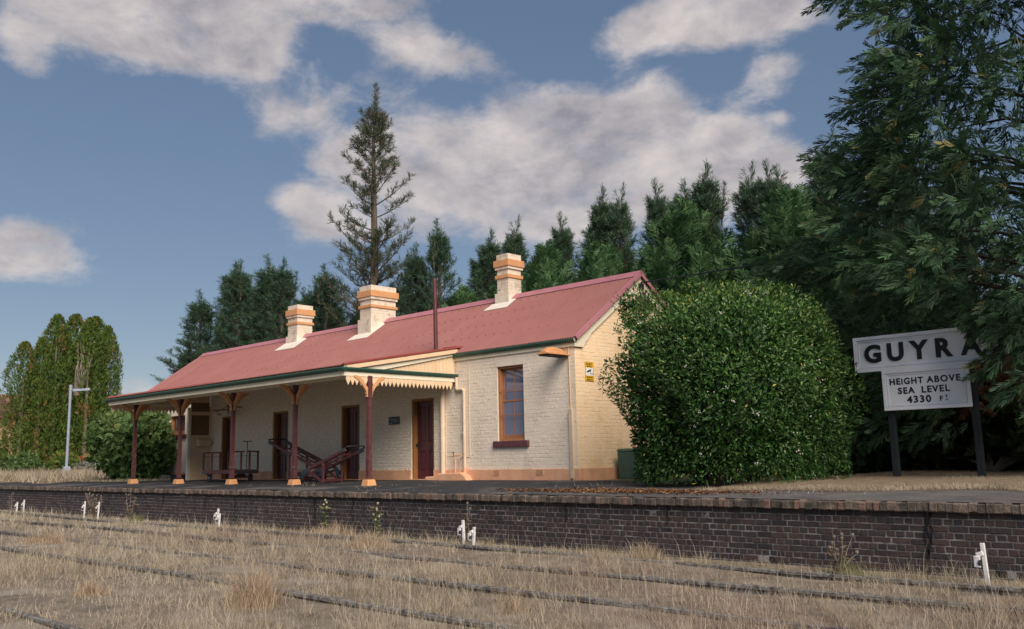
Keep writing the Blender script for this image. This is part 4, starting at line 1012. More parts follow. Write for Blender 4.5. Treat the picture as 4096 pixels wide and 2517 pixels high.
# ================================================================== VEGETATION
def tube_np(segs, n=5):
    """segs: list of (p0, p1, r0, r1) -> one mesh of tapered limbs"""
    m = MB()
    for p0, p1, a, b in segs: m.tube([p0, p1], [a, b], n, cap=False)
    return m
def plant(name, loc, label, cat, group=None): return thing(name, loc, label, cat, group)
def join(parts):
    V = []; F = []; A = []; n = 0
    for v, f, a in parts: V.append(v); F.append(f+n); A.append(a); n += len(v)
    return np.concatenate(V), np.concatenate(F), np.concatenate(A)
FR = [frond_T(9, .42, .036, s_) for s_ in (1, 2, 3)]
FRC = [frond_T(5, .55, .036, s_, .06, (10, 30)) for s_ in (11, 12, 13)]
FRB = [frond_T(3, .42, .085, s_) for s_ in (7, 8, 9)]
FRS = [frond_T(5, .5, .07, s_) for s_ in (4, 5, 6)]
TU = [tuft_T(9, s_) for s_ in (1, 2, 3)]

# --- Leyland cypress: feathery cone of rising fronds
def cypress_data(H, Rm, n, seed, fl=(.5, 1.0), lift=1.0):
    g = np.random.default_rng(seed); global rng; rng = g; parts = []
    heads = [(0, 0, 1., 1., .34)]
    for k in range(6): a = 6.283*(k+g.random()*.7)/6; rr = Rm*g.uniform(.25,.55); heads.append((rr*math.cos(a), rr*math.sin(a), g.uniform(.55,.90), g.uniform(.42,.68), .11))
    for hx, hy, hs, rs, share in heads:
        m = int(n*share); Hh = H*hs; t = g.random(m)**.8; z = .2+(Hh-.3)*t; th = g.random(m)*2*math.pi
        lob = 1+.25*np.sin(3*th+seed+z*1.3)+.18*np.sin(5*th-z*2.6+hx)+.12*np.sin(9*th+z*4.1)
        prof = np.minimum(1, (1-t)**.95*1.25)*(.80+.20*np.minimum(1, t*4)); full = Rm*rs*prof*lob
        rr = full*(.30+.70*g.random(m)**.5)+.05; out = np.stack([np.cos(th), np.sin(th), 0*th], 1)
        pos = np.stack([hx+rr*np.cos(th), hy+rr*np.sin(th), z], 1)
        fwd = out*(.80-.55*t)[:, None]+np.array([0,0,1.])*(lift*(.55+.85*t))[:, None]+g.normal(size=(m, 3))*.25
        sc = g.uniform(*fl, m)*(1-.25*t); u2 = norm(g.normal(size=(m, 3))*.6+out)
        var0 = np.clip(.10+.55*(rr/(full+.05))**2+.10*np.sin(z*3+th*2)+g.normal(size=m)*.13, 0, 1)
        for k in range(3):
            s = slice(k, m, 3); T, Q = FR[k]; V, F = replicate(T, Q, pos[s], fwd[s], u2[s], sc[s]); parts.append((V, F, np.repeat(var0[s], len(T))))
    return join(parts)
def trunk_mb(H, r, seed, lean=0):
    q = random.Random(seed); pts = []; rs = []
    for i in range(8): t = i/7; pts.append((lean*t+q.uniform(-.04,.04)*t*H*.1, q.uniform(-.04,.04)*t*H*.1, -.08+H*t*.97)); rs.append(r*(1-t)**.8+.012)
    m = MB(); m.tube(pts, rs, 8); return m
CY = []
for k, (H, Rm, n) in enumerate(((6.5, 2.4, 2300), (5.4, 2.1, 2000), (7.5, 2.3, 2300))):
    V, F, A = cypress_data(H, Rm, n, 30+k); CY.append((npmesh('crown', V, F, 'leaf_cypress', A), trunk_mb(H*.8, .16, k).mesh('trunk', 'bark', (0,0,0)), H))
def place_tree(name, protos, k, x, y, H, label, cat, group, rot=0, wide=1., z=-.03):
    cr, tr, h0 = protos[k]; s = H/h0; o = plant(name, (x, y, z), label, cat, group)
    o.rotation_euler = (0, 0, rot); o.scale = (s*wide, s*wide, s)
    for nm, me in (('trunk', tr), ('crown', cr)):
        c = bpy.data.objects.new(nm, me); col.objects.link(c); c.parent = o
    return o
G1 = 'bushy cypresses behind the station roof'
for i, (x, y, H, k, wd, lab) in enumerate((
    (-21.0,12.0,6.9,1,1.0,'bushy green cypress showing between the wide chimney and the tall dying pine'),
    (-16.3,12.0,8.3,0,.95,'bright green cypress behind the iron vent pipe'),
    (-13.6,12.2,8.6,1,.9,'feathery cypress just left of the narrow chimney nearest the gable'),
    (-10.9,11.6,9.4,2,1.0,'feathery cypress directly behind the narrow chimney nearest the gable'),
    (-8.3,11.8,8.9,0,.95,'green cypress above the ridge right of the narrow chimney nearest the gable'),
    (-4.4,11.5,9.6,0,1.15,'broad feathery cypress above the ridge end, tallest of the bushy ones'),
    (-1.9,12.5,8.0,1,1.0,'shorter cypress squeezed between two broad ones behind the gable peak'),
    (-.2,11.6,9.3,2,1.15,'broad feathery cypress behind the flowering bush'),
    (2.6,12.6,7.2,1,1.2,'dark cypress low behind the flowering bush beside the large conifer'))):
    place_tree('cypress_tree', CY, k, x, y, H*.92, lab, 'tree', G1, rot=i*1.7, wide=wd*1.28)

# --- pines with whorled branches and needle tufts
def pine_data(H, Rm, seed, dens=1., base=.12, needle=(.20,.32), up=.30, sparse=0., leaders=1, taper=1.0, gap=(.36,.58)):
    g = np.random.default_rng(seed); q = random.Random(seed); segs = []; P = []; D = []
    def shoot(p, d, L, r0, step=.10):                    # a twig clothed in tufts that turns up at its tip
        n = max(2, int(L/step)); pts = [p.copy()]
        for i in range(n):
            d = (d+Vector((q.uniform(-.08,.08), q.uniform(-.08,.08), .09))).normalized(); p = p+d*L/n; pts.append(p.copy())
            lat = Vector((q.gauss(0,1), q.gauss(0,1), q.gauss(0,1))).normalized(); P.append(p+lat*.02); D.append((d+lat*.35).normalized())
        segs.append((pts[0], pts[-1], r0, .005))
    z = H*base
    while z < H*.90:
        t = z/H; nb = q.choice((4, 5, 5, 6)); th0 = q.random()*6.28
        for b in range(nb):
            if q.random() < sparse: continue
            th = th0+6.283*b/nb+q.uniform(-.35,.35); L = (Rm*max(0., 1-t/.92)**taper*1.05+.16)*q.uniform(.5, 1.15)
            el = up+.55*t+q.uniform(-.15,.15); d = Vector((math.cos(th)*math.cos(el), math.sin(th)*math.cos(el), math.sin(el)))
            p = Vector((0, 0, z)); n = max(3, int(L/.25)); pts = [p.copy()]
            for i in range(n):
                d = (d+Vector((q.uniform(-.1,.1), q.uniform(-.1,.1), .05+q.uniform(-.05,.06)))).normalized(); p = p+d*L/n; pts.append(p.copy()); f = (i+1)/n
                if f > .2:
                    for k in range(int(q.random()+1.25*dens)):
                        sd_ = d.cross(Vector((0,0,1))).normalized()*q.choice((-1, 1)); shoot(p, (d*.6+sd_*q.uniform(.3,.9)+Vector((0,0,q.uniform(.1,.6)))).normalized(), q.uniform(.22,.62)*(1.25-.6*f), .008, .10/min(1.2, dens))
            shoot(p, d, .35, .008)
            r0 = .012+.016*L
            segs.append((pts[0], pts[n//2], r0, r0*.6)); segs.append((pts[n//2], pts[-1], r0*.6, .006))
        z += q.uniform(*gap)*(1.0 if t < .75 else .62)
    for l in range(leaders):
        dx, dy = (0, 0) if l == 0 else (q.uniform(-.55,.55), q.uniform(-.55,.55)); top = H if l == 0 else H*q.uniform(.88,.97); s0 = H*.80 if l else H*.84
        shoot(Vector((dx, dy, s0)), Vector((0,0,1)), top-s0, .03, .055)
        for k in range(9): a = q.random()*6.28; shoot(Vector((dx, dy, s0+(top-s0)*q.uniform(.05,.75))), Vector((math.cos(a)*.5, math.sin(a)*.5, .9)).normalized(), q.uniform(.25,.5), .01)
        if l: segs.append((Vector((dx*.3,dy*.3,H*.78)), Vector((dx,dy,top)), .03, .012))
    P = np.array([tuple(p) for p in P]); D = np.array([tuple(p) for p in D]); n = len(P)
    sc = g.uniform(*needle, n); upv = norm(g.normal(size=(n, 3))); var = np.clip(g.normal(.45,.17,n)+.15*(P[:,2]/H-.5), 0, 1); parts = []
    for k in range(3):
        s = slice(k, n, 3); T, Q = TU[k]; V, F = replicate(T, Q, P[s], D[s], upv[s], sc[s]); parts.append((V, F, np.repeat(var[s], len(T))))
    return join(parts), segs
PI = []
for k, (H, Rm, dens, ld) in enumerate(((12, 2.9, 1.75, 1), (12, 2.5, 1.5, 3), (12, 3.2, 1.9, 2))):
    (V, F, A), segs = pine_data(H, Rm, 50+k, dens, leaders=ld)
    tm = trunk_mb(H, .17, 9+k); [tm.tube([a, b], [r1, r2], 4, cap=False) for a, b, r1, r2 in segs]
    PI.append((npmesh('crown', V, F, 'leaf_pine', A), tm.mesh('trunk', 'bark', (0,0,0)), H))
G2 = 'dark pines in the row behind the station'
for i, (x, y, H, k, wd, lab) in enumerate((
    (-47.0,14.5,8.6,2,1.25,'low dark pine at the verandah end of the row, leaning over the roof corner'),
    (-43.5,13.5,12.0,0,1.2,'dark pine second from the verandah end of the row'),
    (-41.0,14.5,13.6,1,1.2,'slim pine third from the verandah end of the row'),
    (-38.0,13.2,13.1,2,1.05,'full dark pine fourth from the verandah end of the row'),
    (-35.2,13.6,13.0,0,1.1,'tall pine standing left of the chimney by the verandah end'),
    (-32.8,13.0,12.3,1,1.0,'slim pine rising behind the chimney by the verandah end'),
    (-30.3,13.4,10.6,0,1.0,'short pine right of the chimney by the verandah end'),
    (-28.3,13.0,11.2,1,1.1,'spire topped pine next to the tall dying pine on its verandah side'),
    (-26.4,14.4,9.6,2,1.0,'low dark pine hidden behind the wide chimney'),
    (-21.2,13.4,11.2,2,.9,'dark pine standing close right of the tall dying pine'),
    (-19.0,13.0,11.9,1,.85,'slim twin topped pine behind the iron vent pipe'),
    (-16.0,13.4,10.9,1,.9,'short slim pine between the vent pipe and the narrow chimney'),
    (-14.2,13.2,11.1,0,.8,'slim pine whose spire tops the narrow chimney'),
    (-11.6,13.4,10.8,2,.75,'dark pine right behind the narrow chimney'),
    (-9.3,13.2,11.4,1,.8,'slender pine with bare stem above the roof ridge'),
    (-8.2,13.0,11.2,0,.75,'narrow pine above the middle of the roof ridge end'),
    (-6.6,13.3,11.1,2,.75,'many tipped pine above the gable end of the ridge'),
    (-4.4,13.2,11.2,1,.95,'tall open pine with several leaders above the gable peak'),
    (-2.9,13.8,11.0,0,.8,'straight pine beside the open one with several leaders'),
    (-1.7,13.0,10.6,2,.75,'pine with a single long candle top behind the flowering bush'),
    (-.2,13.6,9.9,1,.8,'short slim pine in the gap before the two tallest right hand pines'),
    (.5,13.0,11.1,0,1.0,'tall dark pine rising beside the large conifer'),
    (2.1,13.2,11.4,2,.9,'tallest dark pine partly behind the large conifer'),
    (4.2,13.6,10.5,0,1.0,'dark pine showing its bare lower trunk behind the large conifer'),
    (-49.8,17.5,9.6,0,1.3,'back row pine filling the row end beyond the low leaning pine'),
    (-46.2,17.0,11.6,1,1.3,'back row pine showing between the first two pines at the verandah end'),
    (-42.8,17.5,13.0,2,1.1,'back row pine showing between the second and third pines'),
    (-39.6,17.0,12.8,0,1.2,'back row pine between the slim third and full fourth pines'),
    (-36.8,17.2,11.6,2,1.1,'back row pine just left of the chimney by the verandah end'),
    (-33.4,17.0,10.8,0,1.2,'back row pine low behind the chimney by the verandah end'),
    (-26.8,17.0,11.0,0,1.2,'back row pine under the crown of the tall dying pine'),
    (-20.2,17.0,11.4,2,1.0,'back row pine between the wide chimney and the vent pipe'),
    (-12.2,16.5,11.6,0,1.0,'back row pine peeking past the narrow chimney'),
    (-7.4,16.6,12.0,1,1.0,'back row pine above the middle of the ridge'),
    (-3.2,16.8,11.6,2,.9,'back row pine behind the open pine with several leaders'),
    (1.6,16.6,11.0,0,1.1,'back row pine in the gap beside the large conifer'),
    (-45.0,15.5,9.2,2,1.3,'low bushy filler pine behind the second pine of the row'),
    (-40.4,15.6,10.2,2,1.25,'low bushy filler pine behind the slim third pine'),
    (-37.0,15.4,9.8,0,1.35,'low bushy filler pine beside the full fourth pine'),
    (-34.2,15.2,9.6,2,1.25,'low bushy filler pine left of the first chimney'),
    (-31.4,15.4,9.4,2,1.25,'low bushy filler pine right of the first chimney'),
    (-28.8,15.6,9.4,0,1.3,'low bushy filler pine between the first and the wide chimney'),
    (-22.8,15.4,9.8,2,1.2,'low bushy filler pine right beside the wide chimney'),
    (-17.6,15.2,9.8,0,1.2,'low bushy filler pine around the vent pipe top'),
    (-14.8,15.0,9.6,2,1.1,'low bushy filler pine left of the narrow chimney'),
    (-10.0,15.0,10.0,2,1.1,'low bushy filler pine right of the narrow chimney'),
    (-5.6,15.0,10.2,0,1.1,'low bushy filler pine above the gable end of the roof'))):
    place_tree('pine_tree', PI, k, x, y, H, lab, 'tree', G2, rot=i*2.1, wide=wd*1.28)
# --- the tall dying pine
(V, F, A), segs = pine_data(20.4, 4.0, 77, 1.15, base=.26, needle=(.26,.42), up=.05, sparse=.18, taper=.70, gap=(.45,.8))
o = plant('dying_pine', (-24.1, 13.0, -.03), 'very tall thin dying pine with brown tinged foliage towering over the chimneys', 'tree')
tm = trunk_mb(20.2, .36, 5); [tm.tube([a, b], [r1*1.0, r2*1.0], 4, cap=False) for a, b, r1, r2 in segs]
for nm, me in (('trunk', tm.mesh('trunk', 'bark', (0,0,0))), ('crown', npmesh('crown', V, F, 'leaf_pine_dying', A))):
    c = bpy.data.objects.new(nm, me); col.objects.link(c); c.parent = o

# --- the large conifer over the name board
def big_conifer():
    g = np.random.default_rng(91); C = np.array([9.4, 3.55, 0]); H = 18.; q = random.Random(91); P = []; D = []; W = []; S = []; m = MB()
    m.tube([(C[0],C[1],-.1),(C[0]+.05,C[1],4),(C[0],C[1]+.05,9),(C[0],C[1],16)], [.42,.34,.22,.04], 10)
    def clear(p): return not (p[2] < .2 or (p[1] < 1.05 and p[0] < 8.46 and p[2] < 2.66) or (p[1] < 1.05 and p[0] < 7.9 and p[2] < 3.0))
    def plume(c, out, a, n, free=False):
        """sprays hung along a drooping shoot: c root-side centre, out outward direction"""
        out = norm(out); dn = np.array([0, 0, -1.]); sd_ = norm(np.cross(out, dn))
        for k in range(n):
            u = q.random(); r = a*.42*(1-.55*u)*math.sqrt(q.random()); ph = q.random()*6.283
            p = c+out*a*(u*1.5-.5)+dn*a*.22*u*u+(sd_*math.cos(ph)+np.cross(out, sd_)*math.sin(ph))*r
            if not free and not clear(p): continue
            P.append(p); D.append(out*.8+dn*(.05+.3*q.random())+norm(p-c-out*a*(u-.3))*.55+g.normal(size=3)*.25)
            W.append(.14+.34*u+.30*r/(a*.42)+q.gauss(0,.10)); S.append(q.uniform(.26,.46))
    for b in range(760):
        z = .9+13.0*q.random(); th = q.random()*6.283; t = z/H; back = math.sin(th) > .45
        if back and q.random() < .5: continue
        Rb = (4.95*(1-t)**.62+.35)*(1+.12*math.sin(3*th+z*.9)+.10*math.sin(7*th+z*2.1))*q.uniform(.70,1.06)
        if z < 2.8: Rb *= .84
        out = np.array([math.cos(th), math.sin(th), .30*t+q.uniform(-.18,.12)]); c = C+np.array([math.cos(th)*Rb, math.sin(th)*Rb, z])
        a = q.uniform(.45,.95); plume(c, out, a, int((19+24*a)*(.5 if back else 1)))
        if b % 5 == 0 and clear(c) and c[2] > 3.2:
            s0 = Vector((C[0], C[1], max(.6, z-.9))); e = s0.lerp(Vector(c), .78); m.tube([s0, s0.lerp(e, .5)+Vector((0,0,.25)), e], [.045,.03,.008], 4, cap=False)
    for c, a in (((8.85,.30,2.74),.55),((9.03,.22,2.48),.55),((8.50,.36,2.98),.5),((8.95,.20,2.15),.45),((8.62,.25,1.92),.30),((8.0,.45,3.15),.5),((8.65,.32,2.62),.30),((9.1,.2,1.6),.5)):
        plume(np.array(c), np.array([-.75,-.35,-.25]), a, 42, True)
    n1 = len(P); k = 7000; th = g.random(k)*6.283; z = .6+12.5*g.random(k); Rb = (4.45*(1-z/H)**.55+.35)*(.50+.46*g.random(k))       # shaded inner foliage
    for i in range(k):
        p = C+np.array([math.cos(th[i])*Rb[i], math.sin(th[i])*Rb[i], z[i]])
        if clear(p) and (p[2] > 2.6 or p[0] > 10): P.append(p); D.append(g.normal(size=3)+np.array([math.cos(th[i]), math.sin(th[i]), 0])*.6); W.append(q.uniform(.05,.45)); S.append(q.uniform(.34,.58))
    P = np.array(P); D = np.array(D); n = len(P); W = np.clip(np.array(W), 0, .95); W[g.random(n) < .02] = 1.
    up = norm(g.normal(size=(n, 3))*.8+np.array([0,0,1.])); S = np.array(S); parts = []
    for k in range(3):
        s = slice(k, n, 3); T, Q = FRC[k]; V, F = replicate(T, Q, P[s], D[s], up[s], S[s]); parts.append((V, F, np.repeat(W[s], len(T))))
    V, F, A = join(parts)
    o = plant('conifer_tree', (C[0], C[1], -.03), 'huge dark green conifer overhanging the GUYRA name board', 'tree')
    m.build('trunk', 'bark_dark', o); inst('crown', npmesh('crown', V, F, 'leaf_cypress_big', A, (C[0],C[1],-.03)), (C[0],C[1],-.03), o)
    return n
nbig = big_conifer()

# --- generic leafy bush: leaves spread in a lumpy shell
def bush_data(C, rad, n, seed, size, T=None, lobes=14, lobe=.42, shell=.45, bottom=.0, updir=.25, power=2.4, skirt=0, lobe_cut=.80):
    g = np.random.default_rng(seed); C = np.array(C, float); rad = np.array(rad, float)
    L = norm(g.normal(size=(lobes, 3))); L[:,2] = np.abs(L[:,2])*.9-.15; L = norm(L)
    d = norm(g.normal(size=(n*2, 3))); d = d[(d[:,2] > -.95)][:n]; n = len(d)
    e = (np.abs(d)**power).sum(1)**(-1/power)                       # a boxy, full ellipsoid
    dot = np.max(d@L.T, axis=1); bump = 1+lobe*(np.clip((dot-lobe_cut)/(1-lobe_cut), 0, 1)-.45)
    bump += .07*np.sin(11*d[:,0]+3*seed)*np.sin(9*d[:,2]+5*d[:,1])
    rr = (1-shell*g.random(n)**1.8)
    if skirt:
        lo = d[:,2] < 0; h = norm(d[:, :2]); k = (np.abs(h)**power).sum(1)**(-1/power)
        d2 = np.stack([h[:,0]*k, h[:,1]*k, d[:,2]*C[2]/rad[2]*1.02], 1); d = np.where(lo[:, None], d2, d); e = np.where(lo, 1., e); bump = np.where(lo, 1+(bump-1)*(1+d[:,2]*.5), bump)
        sxy = (1-skirt*np.clip(-d[:,2], 0, 1)**2); d = d*np.stack([sxy, sxy, np.ones(n)], 1)
    P = C+d*rad*(e*bump*np.where(d[:,2] < 0, 1, 1)*rr)[:, None]; P[:,2] = np.where(d[:,2] < 0, C[2]+d[:,2]*rad[2]*np.maximum(rr, .9), P[:,2]); keep = P[:,2] > bottom; P, d, rr = P[keep], d[keep], rr[keep]; n = len(P)
    fwd = norm(d*.6+g.normal(size=(n, 3))*.65+np.array([0, 0, updir])); up = norm(d+g.normal(size=(n, 3))*.5)
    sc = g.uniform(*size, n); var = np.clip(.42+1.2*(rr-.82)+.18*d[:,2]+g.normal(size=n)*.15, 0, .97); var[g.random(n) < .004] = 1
    T, Q = T or leaf_T()
    V, F = replicate(T, Q, P, fwd, up, sc); return V, F, np.repeat(var, len(T)), P, d
def bush(name, label, cat, C, rad, n, seed, size, mat, group=None, flowers=0, stems=9, **kw):
    V, F, A, P, d = bush_data(C, rad, n, seed, size, **kw); base = (C[0], C[1], kw.get('bottom', 0)-.02)
    o = plant(name, base, label, cat, group); inst('crown', npmesh('crown', V, F, mat, A, base), base, o)
    q = random.Random(seed); m = MB()
    for i in range(stems):
        a = q.random()*6.28; e = Vector((C[0]+rad[0]*.6*math.cos(a), C[1]+rad[1]*.6*math.sin(a), C[2]+rad[2]*q.uniform(-.1,.6))); s = Vector((C[0]+.12*math.cos(a), C[1]+.12*math.sin(a), base[2]-.05))
        mid = s.lerp(e, .45)+Vector((0,0,.1*rad[2])); m.tube([s, mid, e], [.035,.024,.008], 5, cap=False)
    m.build('stems', 'bark', o)
    return o, P, d
# flowering bush beside the station: two masses grown together
C1, R1 = (4.50, -1.34, 1.70), (1.68, 1.68, 1.60)
V1, F1, A1, P1, d1 = bush_data(C1, R1, 52000, 15, (.042,.092), lobes=46, lobe=.30, shell=.46, bottom=.02, power=2.6, skirt=.04, lobe_cut=.88)
V2, F2, A2, P2, d2 = bush_data((5.35,-.45,1.40), (1.0,1.0,1.40), 11000, 16, (.045,.092), lobes=12, lobe=.3, shell=.4, bottom=.03, power=2.6, skirt=.1)
V3, F3, A3, P3, d3 = bush_data((3.05,.1,3.45), (.38,.38,.75), 1300, 17, (.06,.11), lobes=6, lobe=.5, shell=.8, bottom=.03, power=2)
V4, F4, A4, P4, d4 = bush_data((2.55,-1.25,3.35), (.34,.34,.42), 800, 18, (.06,.11), lobes=6, lobe=.6, shell=.9, bottom=.03, power=2)
V5, F5, A5, _, _ = bush_data(C1, tuple(r*.86 for r in R1), 9000, 19, (.13,.20), lobes=20, lobe=.1, shell=.5, bottom=.02, power=3.0, skirt=.08)
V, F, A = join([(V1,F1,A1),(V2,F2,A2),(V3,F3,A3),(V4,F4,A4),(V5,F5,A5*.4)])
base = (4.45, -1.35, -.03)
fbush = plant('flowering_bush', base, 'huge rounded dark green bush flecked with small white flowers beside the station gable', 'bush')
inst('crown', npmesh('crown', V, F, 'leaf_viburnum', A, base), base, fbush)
g = np.random.default_rng(5); e1 = ((P1-np.array(C1))/np.array(R1)); er = (np.abs(e1)**2.9).sum(1)
sel = np.where((er > .82))[0]; noise = vnoise(P1[sel,0]*1.3+P1[sel,1], P1[sel,2]*1.3, 77, 1.1); sel = sel[noise > .50]; sel = g.choice(sel, min(len(sel), 120), replace=False)
FP = []; FD = []
for i in sel:
    c = P1[i]+d1[i]*.05; k = g.integers(3, 8)
    for j in range(k): FP.append(c+g.normal(size=3)*np.array([.04,.04,.018])); FD.append(d1[i])
FP = np.array(FP); FD = np.array(FD); n = len(FP)
T = np.array([(0,0,0),(.5,.5,.1),(1,0,0),(.5,-.5,.1)]); Q = np.array([(0,1,2,3)])
V, F = replicate(T, Q, FP, norm(g.normal(size=(n,3))*.5+np.cross(FD, np.array([0,0,1.]))), norm(FD+np.array([0,0,.5])), g.uniform(.018,.034,n))
inst('flowers', npmesh('flowers', V, F, 'leaf_flower', np.repeat(g.random(n), 4), base), base, fbush)['kind'] = 'stuff'
m = MB(); q = random.Random(4)
for i in range(22):
    a = q.random()*6.28; s = Vector((4.45+.5*math.cos(a), -1.35+.5*math.sin(a), -.06)); e = Vector((4.45+1.4*math.cos(a), -1.35+1.4*math.sin(a), q.uniform(1.2,3.0)))
    m.tube([s, s.lerp(e,.4)+Vector((0,0,.4)), e], [.05,.035,.01], 5, cap=False)
m.tube([(3.2,-.2,2.2),(3.05,.1,3.4),(3.05,.1,4.0)], [.02,.012,.004], 4); m.tube([(3.1,-1.2,2.4),(2.6,-1.25,3.2),(2.5,-1.25,3.6)], [.02,.012,.004], 4)
m.build('stems', 'bark', fbush)

# --- column cypresses at the far end of the platform
def column_data(H, Rm, n, seed):
    g = np.random.default_rng(seed); t = g.random(n); z = .1+(H-.25)*t; th = g.random(n)*6.283
    prof = np.minimum(1, ((1-t)*4.6)**.62)*(.78+.22*np.sin(math.pi*np.clip(t*.75+.22, 0, 1)))
    lob = 1+.16*np.sin(3*th+z*.5+seed)+.13*np.sin(6*th-z*1.3)+.10*np.sin(9*th+z*4)
    rr = Rm*prof*lob*(.55+.45*g.random(n)**.35)
    P = np.stack([rr*np.cos(th), rr*np.sin(th), z], 1); out = np.stack([np.cos(th), np.sin(th), 0*th], 1)
    fwd = norm(out*.55+np.array([0,0,.8])+g.normal(size=(n,3))*.35); up = norm(out+g.normal(size=(n,3))*.6); sc = g.uniform(.15,.28,n)
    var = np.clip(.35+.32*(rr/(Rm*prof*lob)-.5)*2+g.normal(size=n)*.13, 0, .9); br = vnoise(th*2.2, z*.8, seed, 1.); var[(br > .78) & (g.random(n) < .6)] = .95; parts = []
    for k in range(3):
        s = slice(k, n, 3); T, Q = FRB[k]; V, F = replicate(T, Q, P[s], fwd[s], up[s], sc[s]); parts.append((V, F, np.repeat(var[s], len(T))))
    return join(parts)
CO = []
for k, (H, Rm, n) in enumerate(((9.4, 1.05, 6200), (9.6, 1.2, 7000))):
    V, F, A = column_data(H, Rm, n, 60+k); CO.append((npmesh('crown', V, F, 'leaf_column', A), trunk_mb(H*.9, .16, 20+k).mesh('trunk', 'dead_wood', (0,0,0)), H))
for i, (x, y, H, k, wd, lab) in enumerate((
    (-45.0,3.25,8.0,0,1.05,'shortest column cypress at the house side of the clump'),
    (-44.6,4.05,8.3,0,.85,'thin short column cypress next to the shortest one'),
    (-45.6,3.9,6.4,1,1.0,'low column cypress filling the gap near the house side'),
    (-45.0,5.0,9.8,1,.92,'tall column cypress left of the bare dead stems'),
    (-46.2,5.7,9.2,0,.9,'column cypress set back behind the bare dead stems'),
    (-46.0,6.45,10.1,0,1.0,'tallest dark column cypress behind the bare dead stems'),
    (-44.5,6.75,9.7,1,.90,'bright column cypress standing behind the lamp post head'),
    (-45.6,7.5,10.0,0,1.0,'column cypress just inside the verandah side of the clump'),
    (-45.2,8.15,9.4,1,.80,'column cypress at the verandah side of the clump'))):
    place_tree('column_cypress', CO, k, x, y, H, lab, 'tree', 'column cypresses at the end of the platform', rot=i*1.3, wide=wd)
d = MB(); q = random.Random(12)
for i in range(7):
    y = 5.75+.12*i; d.tube([(-44.2,5.9+.05*i,4.8),(-43.75,y,6.2+.2*q.random()),(-43.8+q.uniform(-.2,.2),y+q.uniform(-.25,.5),7.2+q.random()*.9)], [.05,.035,.012], 5)
o = d.build('dead_tree', 'dead_wood'); tag(o, 'bare grey dead tree poking out between the column cypresses', 'tree')

SHT = frond_T(3, .55, .11, 8)
bush('verandah_shrub', 'rounded green feathery shrub growing at the far end of the verandah', 'bush', (-19.95,-1.2,1.15), (1.3,1.05,1.25), 6500, 31, (.16,.30), 'leaf_shrub', T=SHT, lobes=16, lobe=.45, shell=.5, bottom=.02, updir=.5)
bush('verandah_shrub', 'darker feathery shrub behind the rounded one, touching the end window', 'bush', (-19.3,-.75,1.05), (.75,.6,1.3), 3600, 32, (.15,.28), 'leaf_shrub', T=SHT, lobes=12, lobe=.45, shell=.5, bottom=.02, updir=.5)
bush('red_shrub', 'small round shrub with red and orange leaves at the foot of the column cypresses', 'bush', (-42.0,6.6,.75), (.95,.8,.65), 2200, 33, (.12,.2), 'leaf_red', bottom=.1)
bush('silver_shrub', 'low grey green lavender clump beside the red shrub', 'bush', (-41.0,6.2,.25), (2.0,1.0,.45), 2200, 34, (.15,.3), 'leaf_silver', bottom=.0, T=SHT)
bush('roadside_shrub', 'olive green shrub in front of the cream house wall', 'bush', (-48.5,2.3,1.0), (1.6,1.2,1.5), 3000, 35, (.15,.28), 'leaf_column', T=SHT, bottom=.0)
bush('roadside_shrub', 'low dark shrub under the column cypresses on the house side', 'bush', (-43.9,3.0,.5), (1.6,.9,.75), 2000, 36, (.14,.26), 'leaf_shrub', T=SHT, bottom=.0)
bush('roadside_shrub', 'low green shrub at the foot of the lamp post', 'bush', (-43.0,5.2,.45), (1.3,.9,.7), 1800, 37, (.14,.26), 'leaf_column', T=SHT, bottom=.0)
# bare reddish tree by the house
o = plant('bare_tree', (-52.5, 2.6, -.03), 'thin bare tree with russet leaves in front of the red house roof', 'tree'); q = random.Random(41); m = MB(); P = []
for i in range(26):
    a = q.random()*6.28; s = Vector((-52.5,2.6,q.uniform(1.2,2.8))); e = s+Vector((math.cos(a)*q.uniform(.6,1.5), math.sin(a)*q.uniform(.6,1.5), q.uniform(.4,2.4))); mid = s.lerp(e,.5)+Vector((0,0,-.15))
    m.tube([s, mid, e], [.03,.02,.006], 4, cap=False)
    for k in range(16): P.append(tuple(mid.lerp(e, q.random())+Vector((q.gauss(0,.12), q.gauss(0,.12), q.gauss(0,.12)))))
m.tube([(-52.5,2.6,-.1),(-52.5,2.6,3.0)], [.09,.05], 6); m.build('trunk', 'bark', o); P = np.array(P); T, Q = leaf_T()
V, F = replicate(T, Q, P, rvec(len(P)), rvec(len(P)), rng.uniform(.08,.16,len(P))); inst('crown', npmesh('crown', V, F, 'leaf_brown', np.repeat(rng.random(len(P)), len(T)), (-52.5,2.6,-.03)), (-52.5,2.6,-.03), o)

# --- thicket behind the name board
for i, (lab, C, rad, n, mat) in enumerate((
    ('dark tangled thicket shrub behind the left sign post', (4.9,5.2,.9), (1.5,1.2,1.5), 3600, 'leaf_thicket'),
    ('dark low thicket between the two sign posts', (7.0,5.8,.75), (1.6,1.2,1.15), 3400, 'leaf_thicket'),
    ('dark undergrowth shrub under the large conifer', (9.4,4.6,.7), (1.8,1.4,1.1), 3800, 'leaf_thicket'),
    ('brown dead conifer branch foliage hanging behind the name board', (6.9,4.2,1.75), (1.1,.8,.55), 900, 'leaf_brown'),
    ('green shrub behind the flowering bush towards the sign', (4.2,4.4,1.6), (1.3,1.2,2.0), 3200, 'leaf_cypress_big'),
    ('dense dark tree wall behind the thicket', (6.5,9.5,2.0), (3.4,1.5,3.4), 4200, 'leaf_thicket'))):
    bush('undergrowth', lab, 'shrub', C, rad, int(n*.62), 70+i, (.20,.42), mat, T=SHT, shell=.85, lobe=.5, bottom=.0 if C[2]-rad[2] < .3 else C[2]-rad[2]*.9, stems=16)
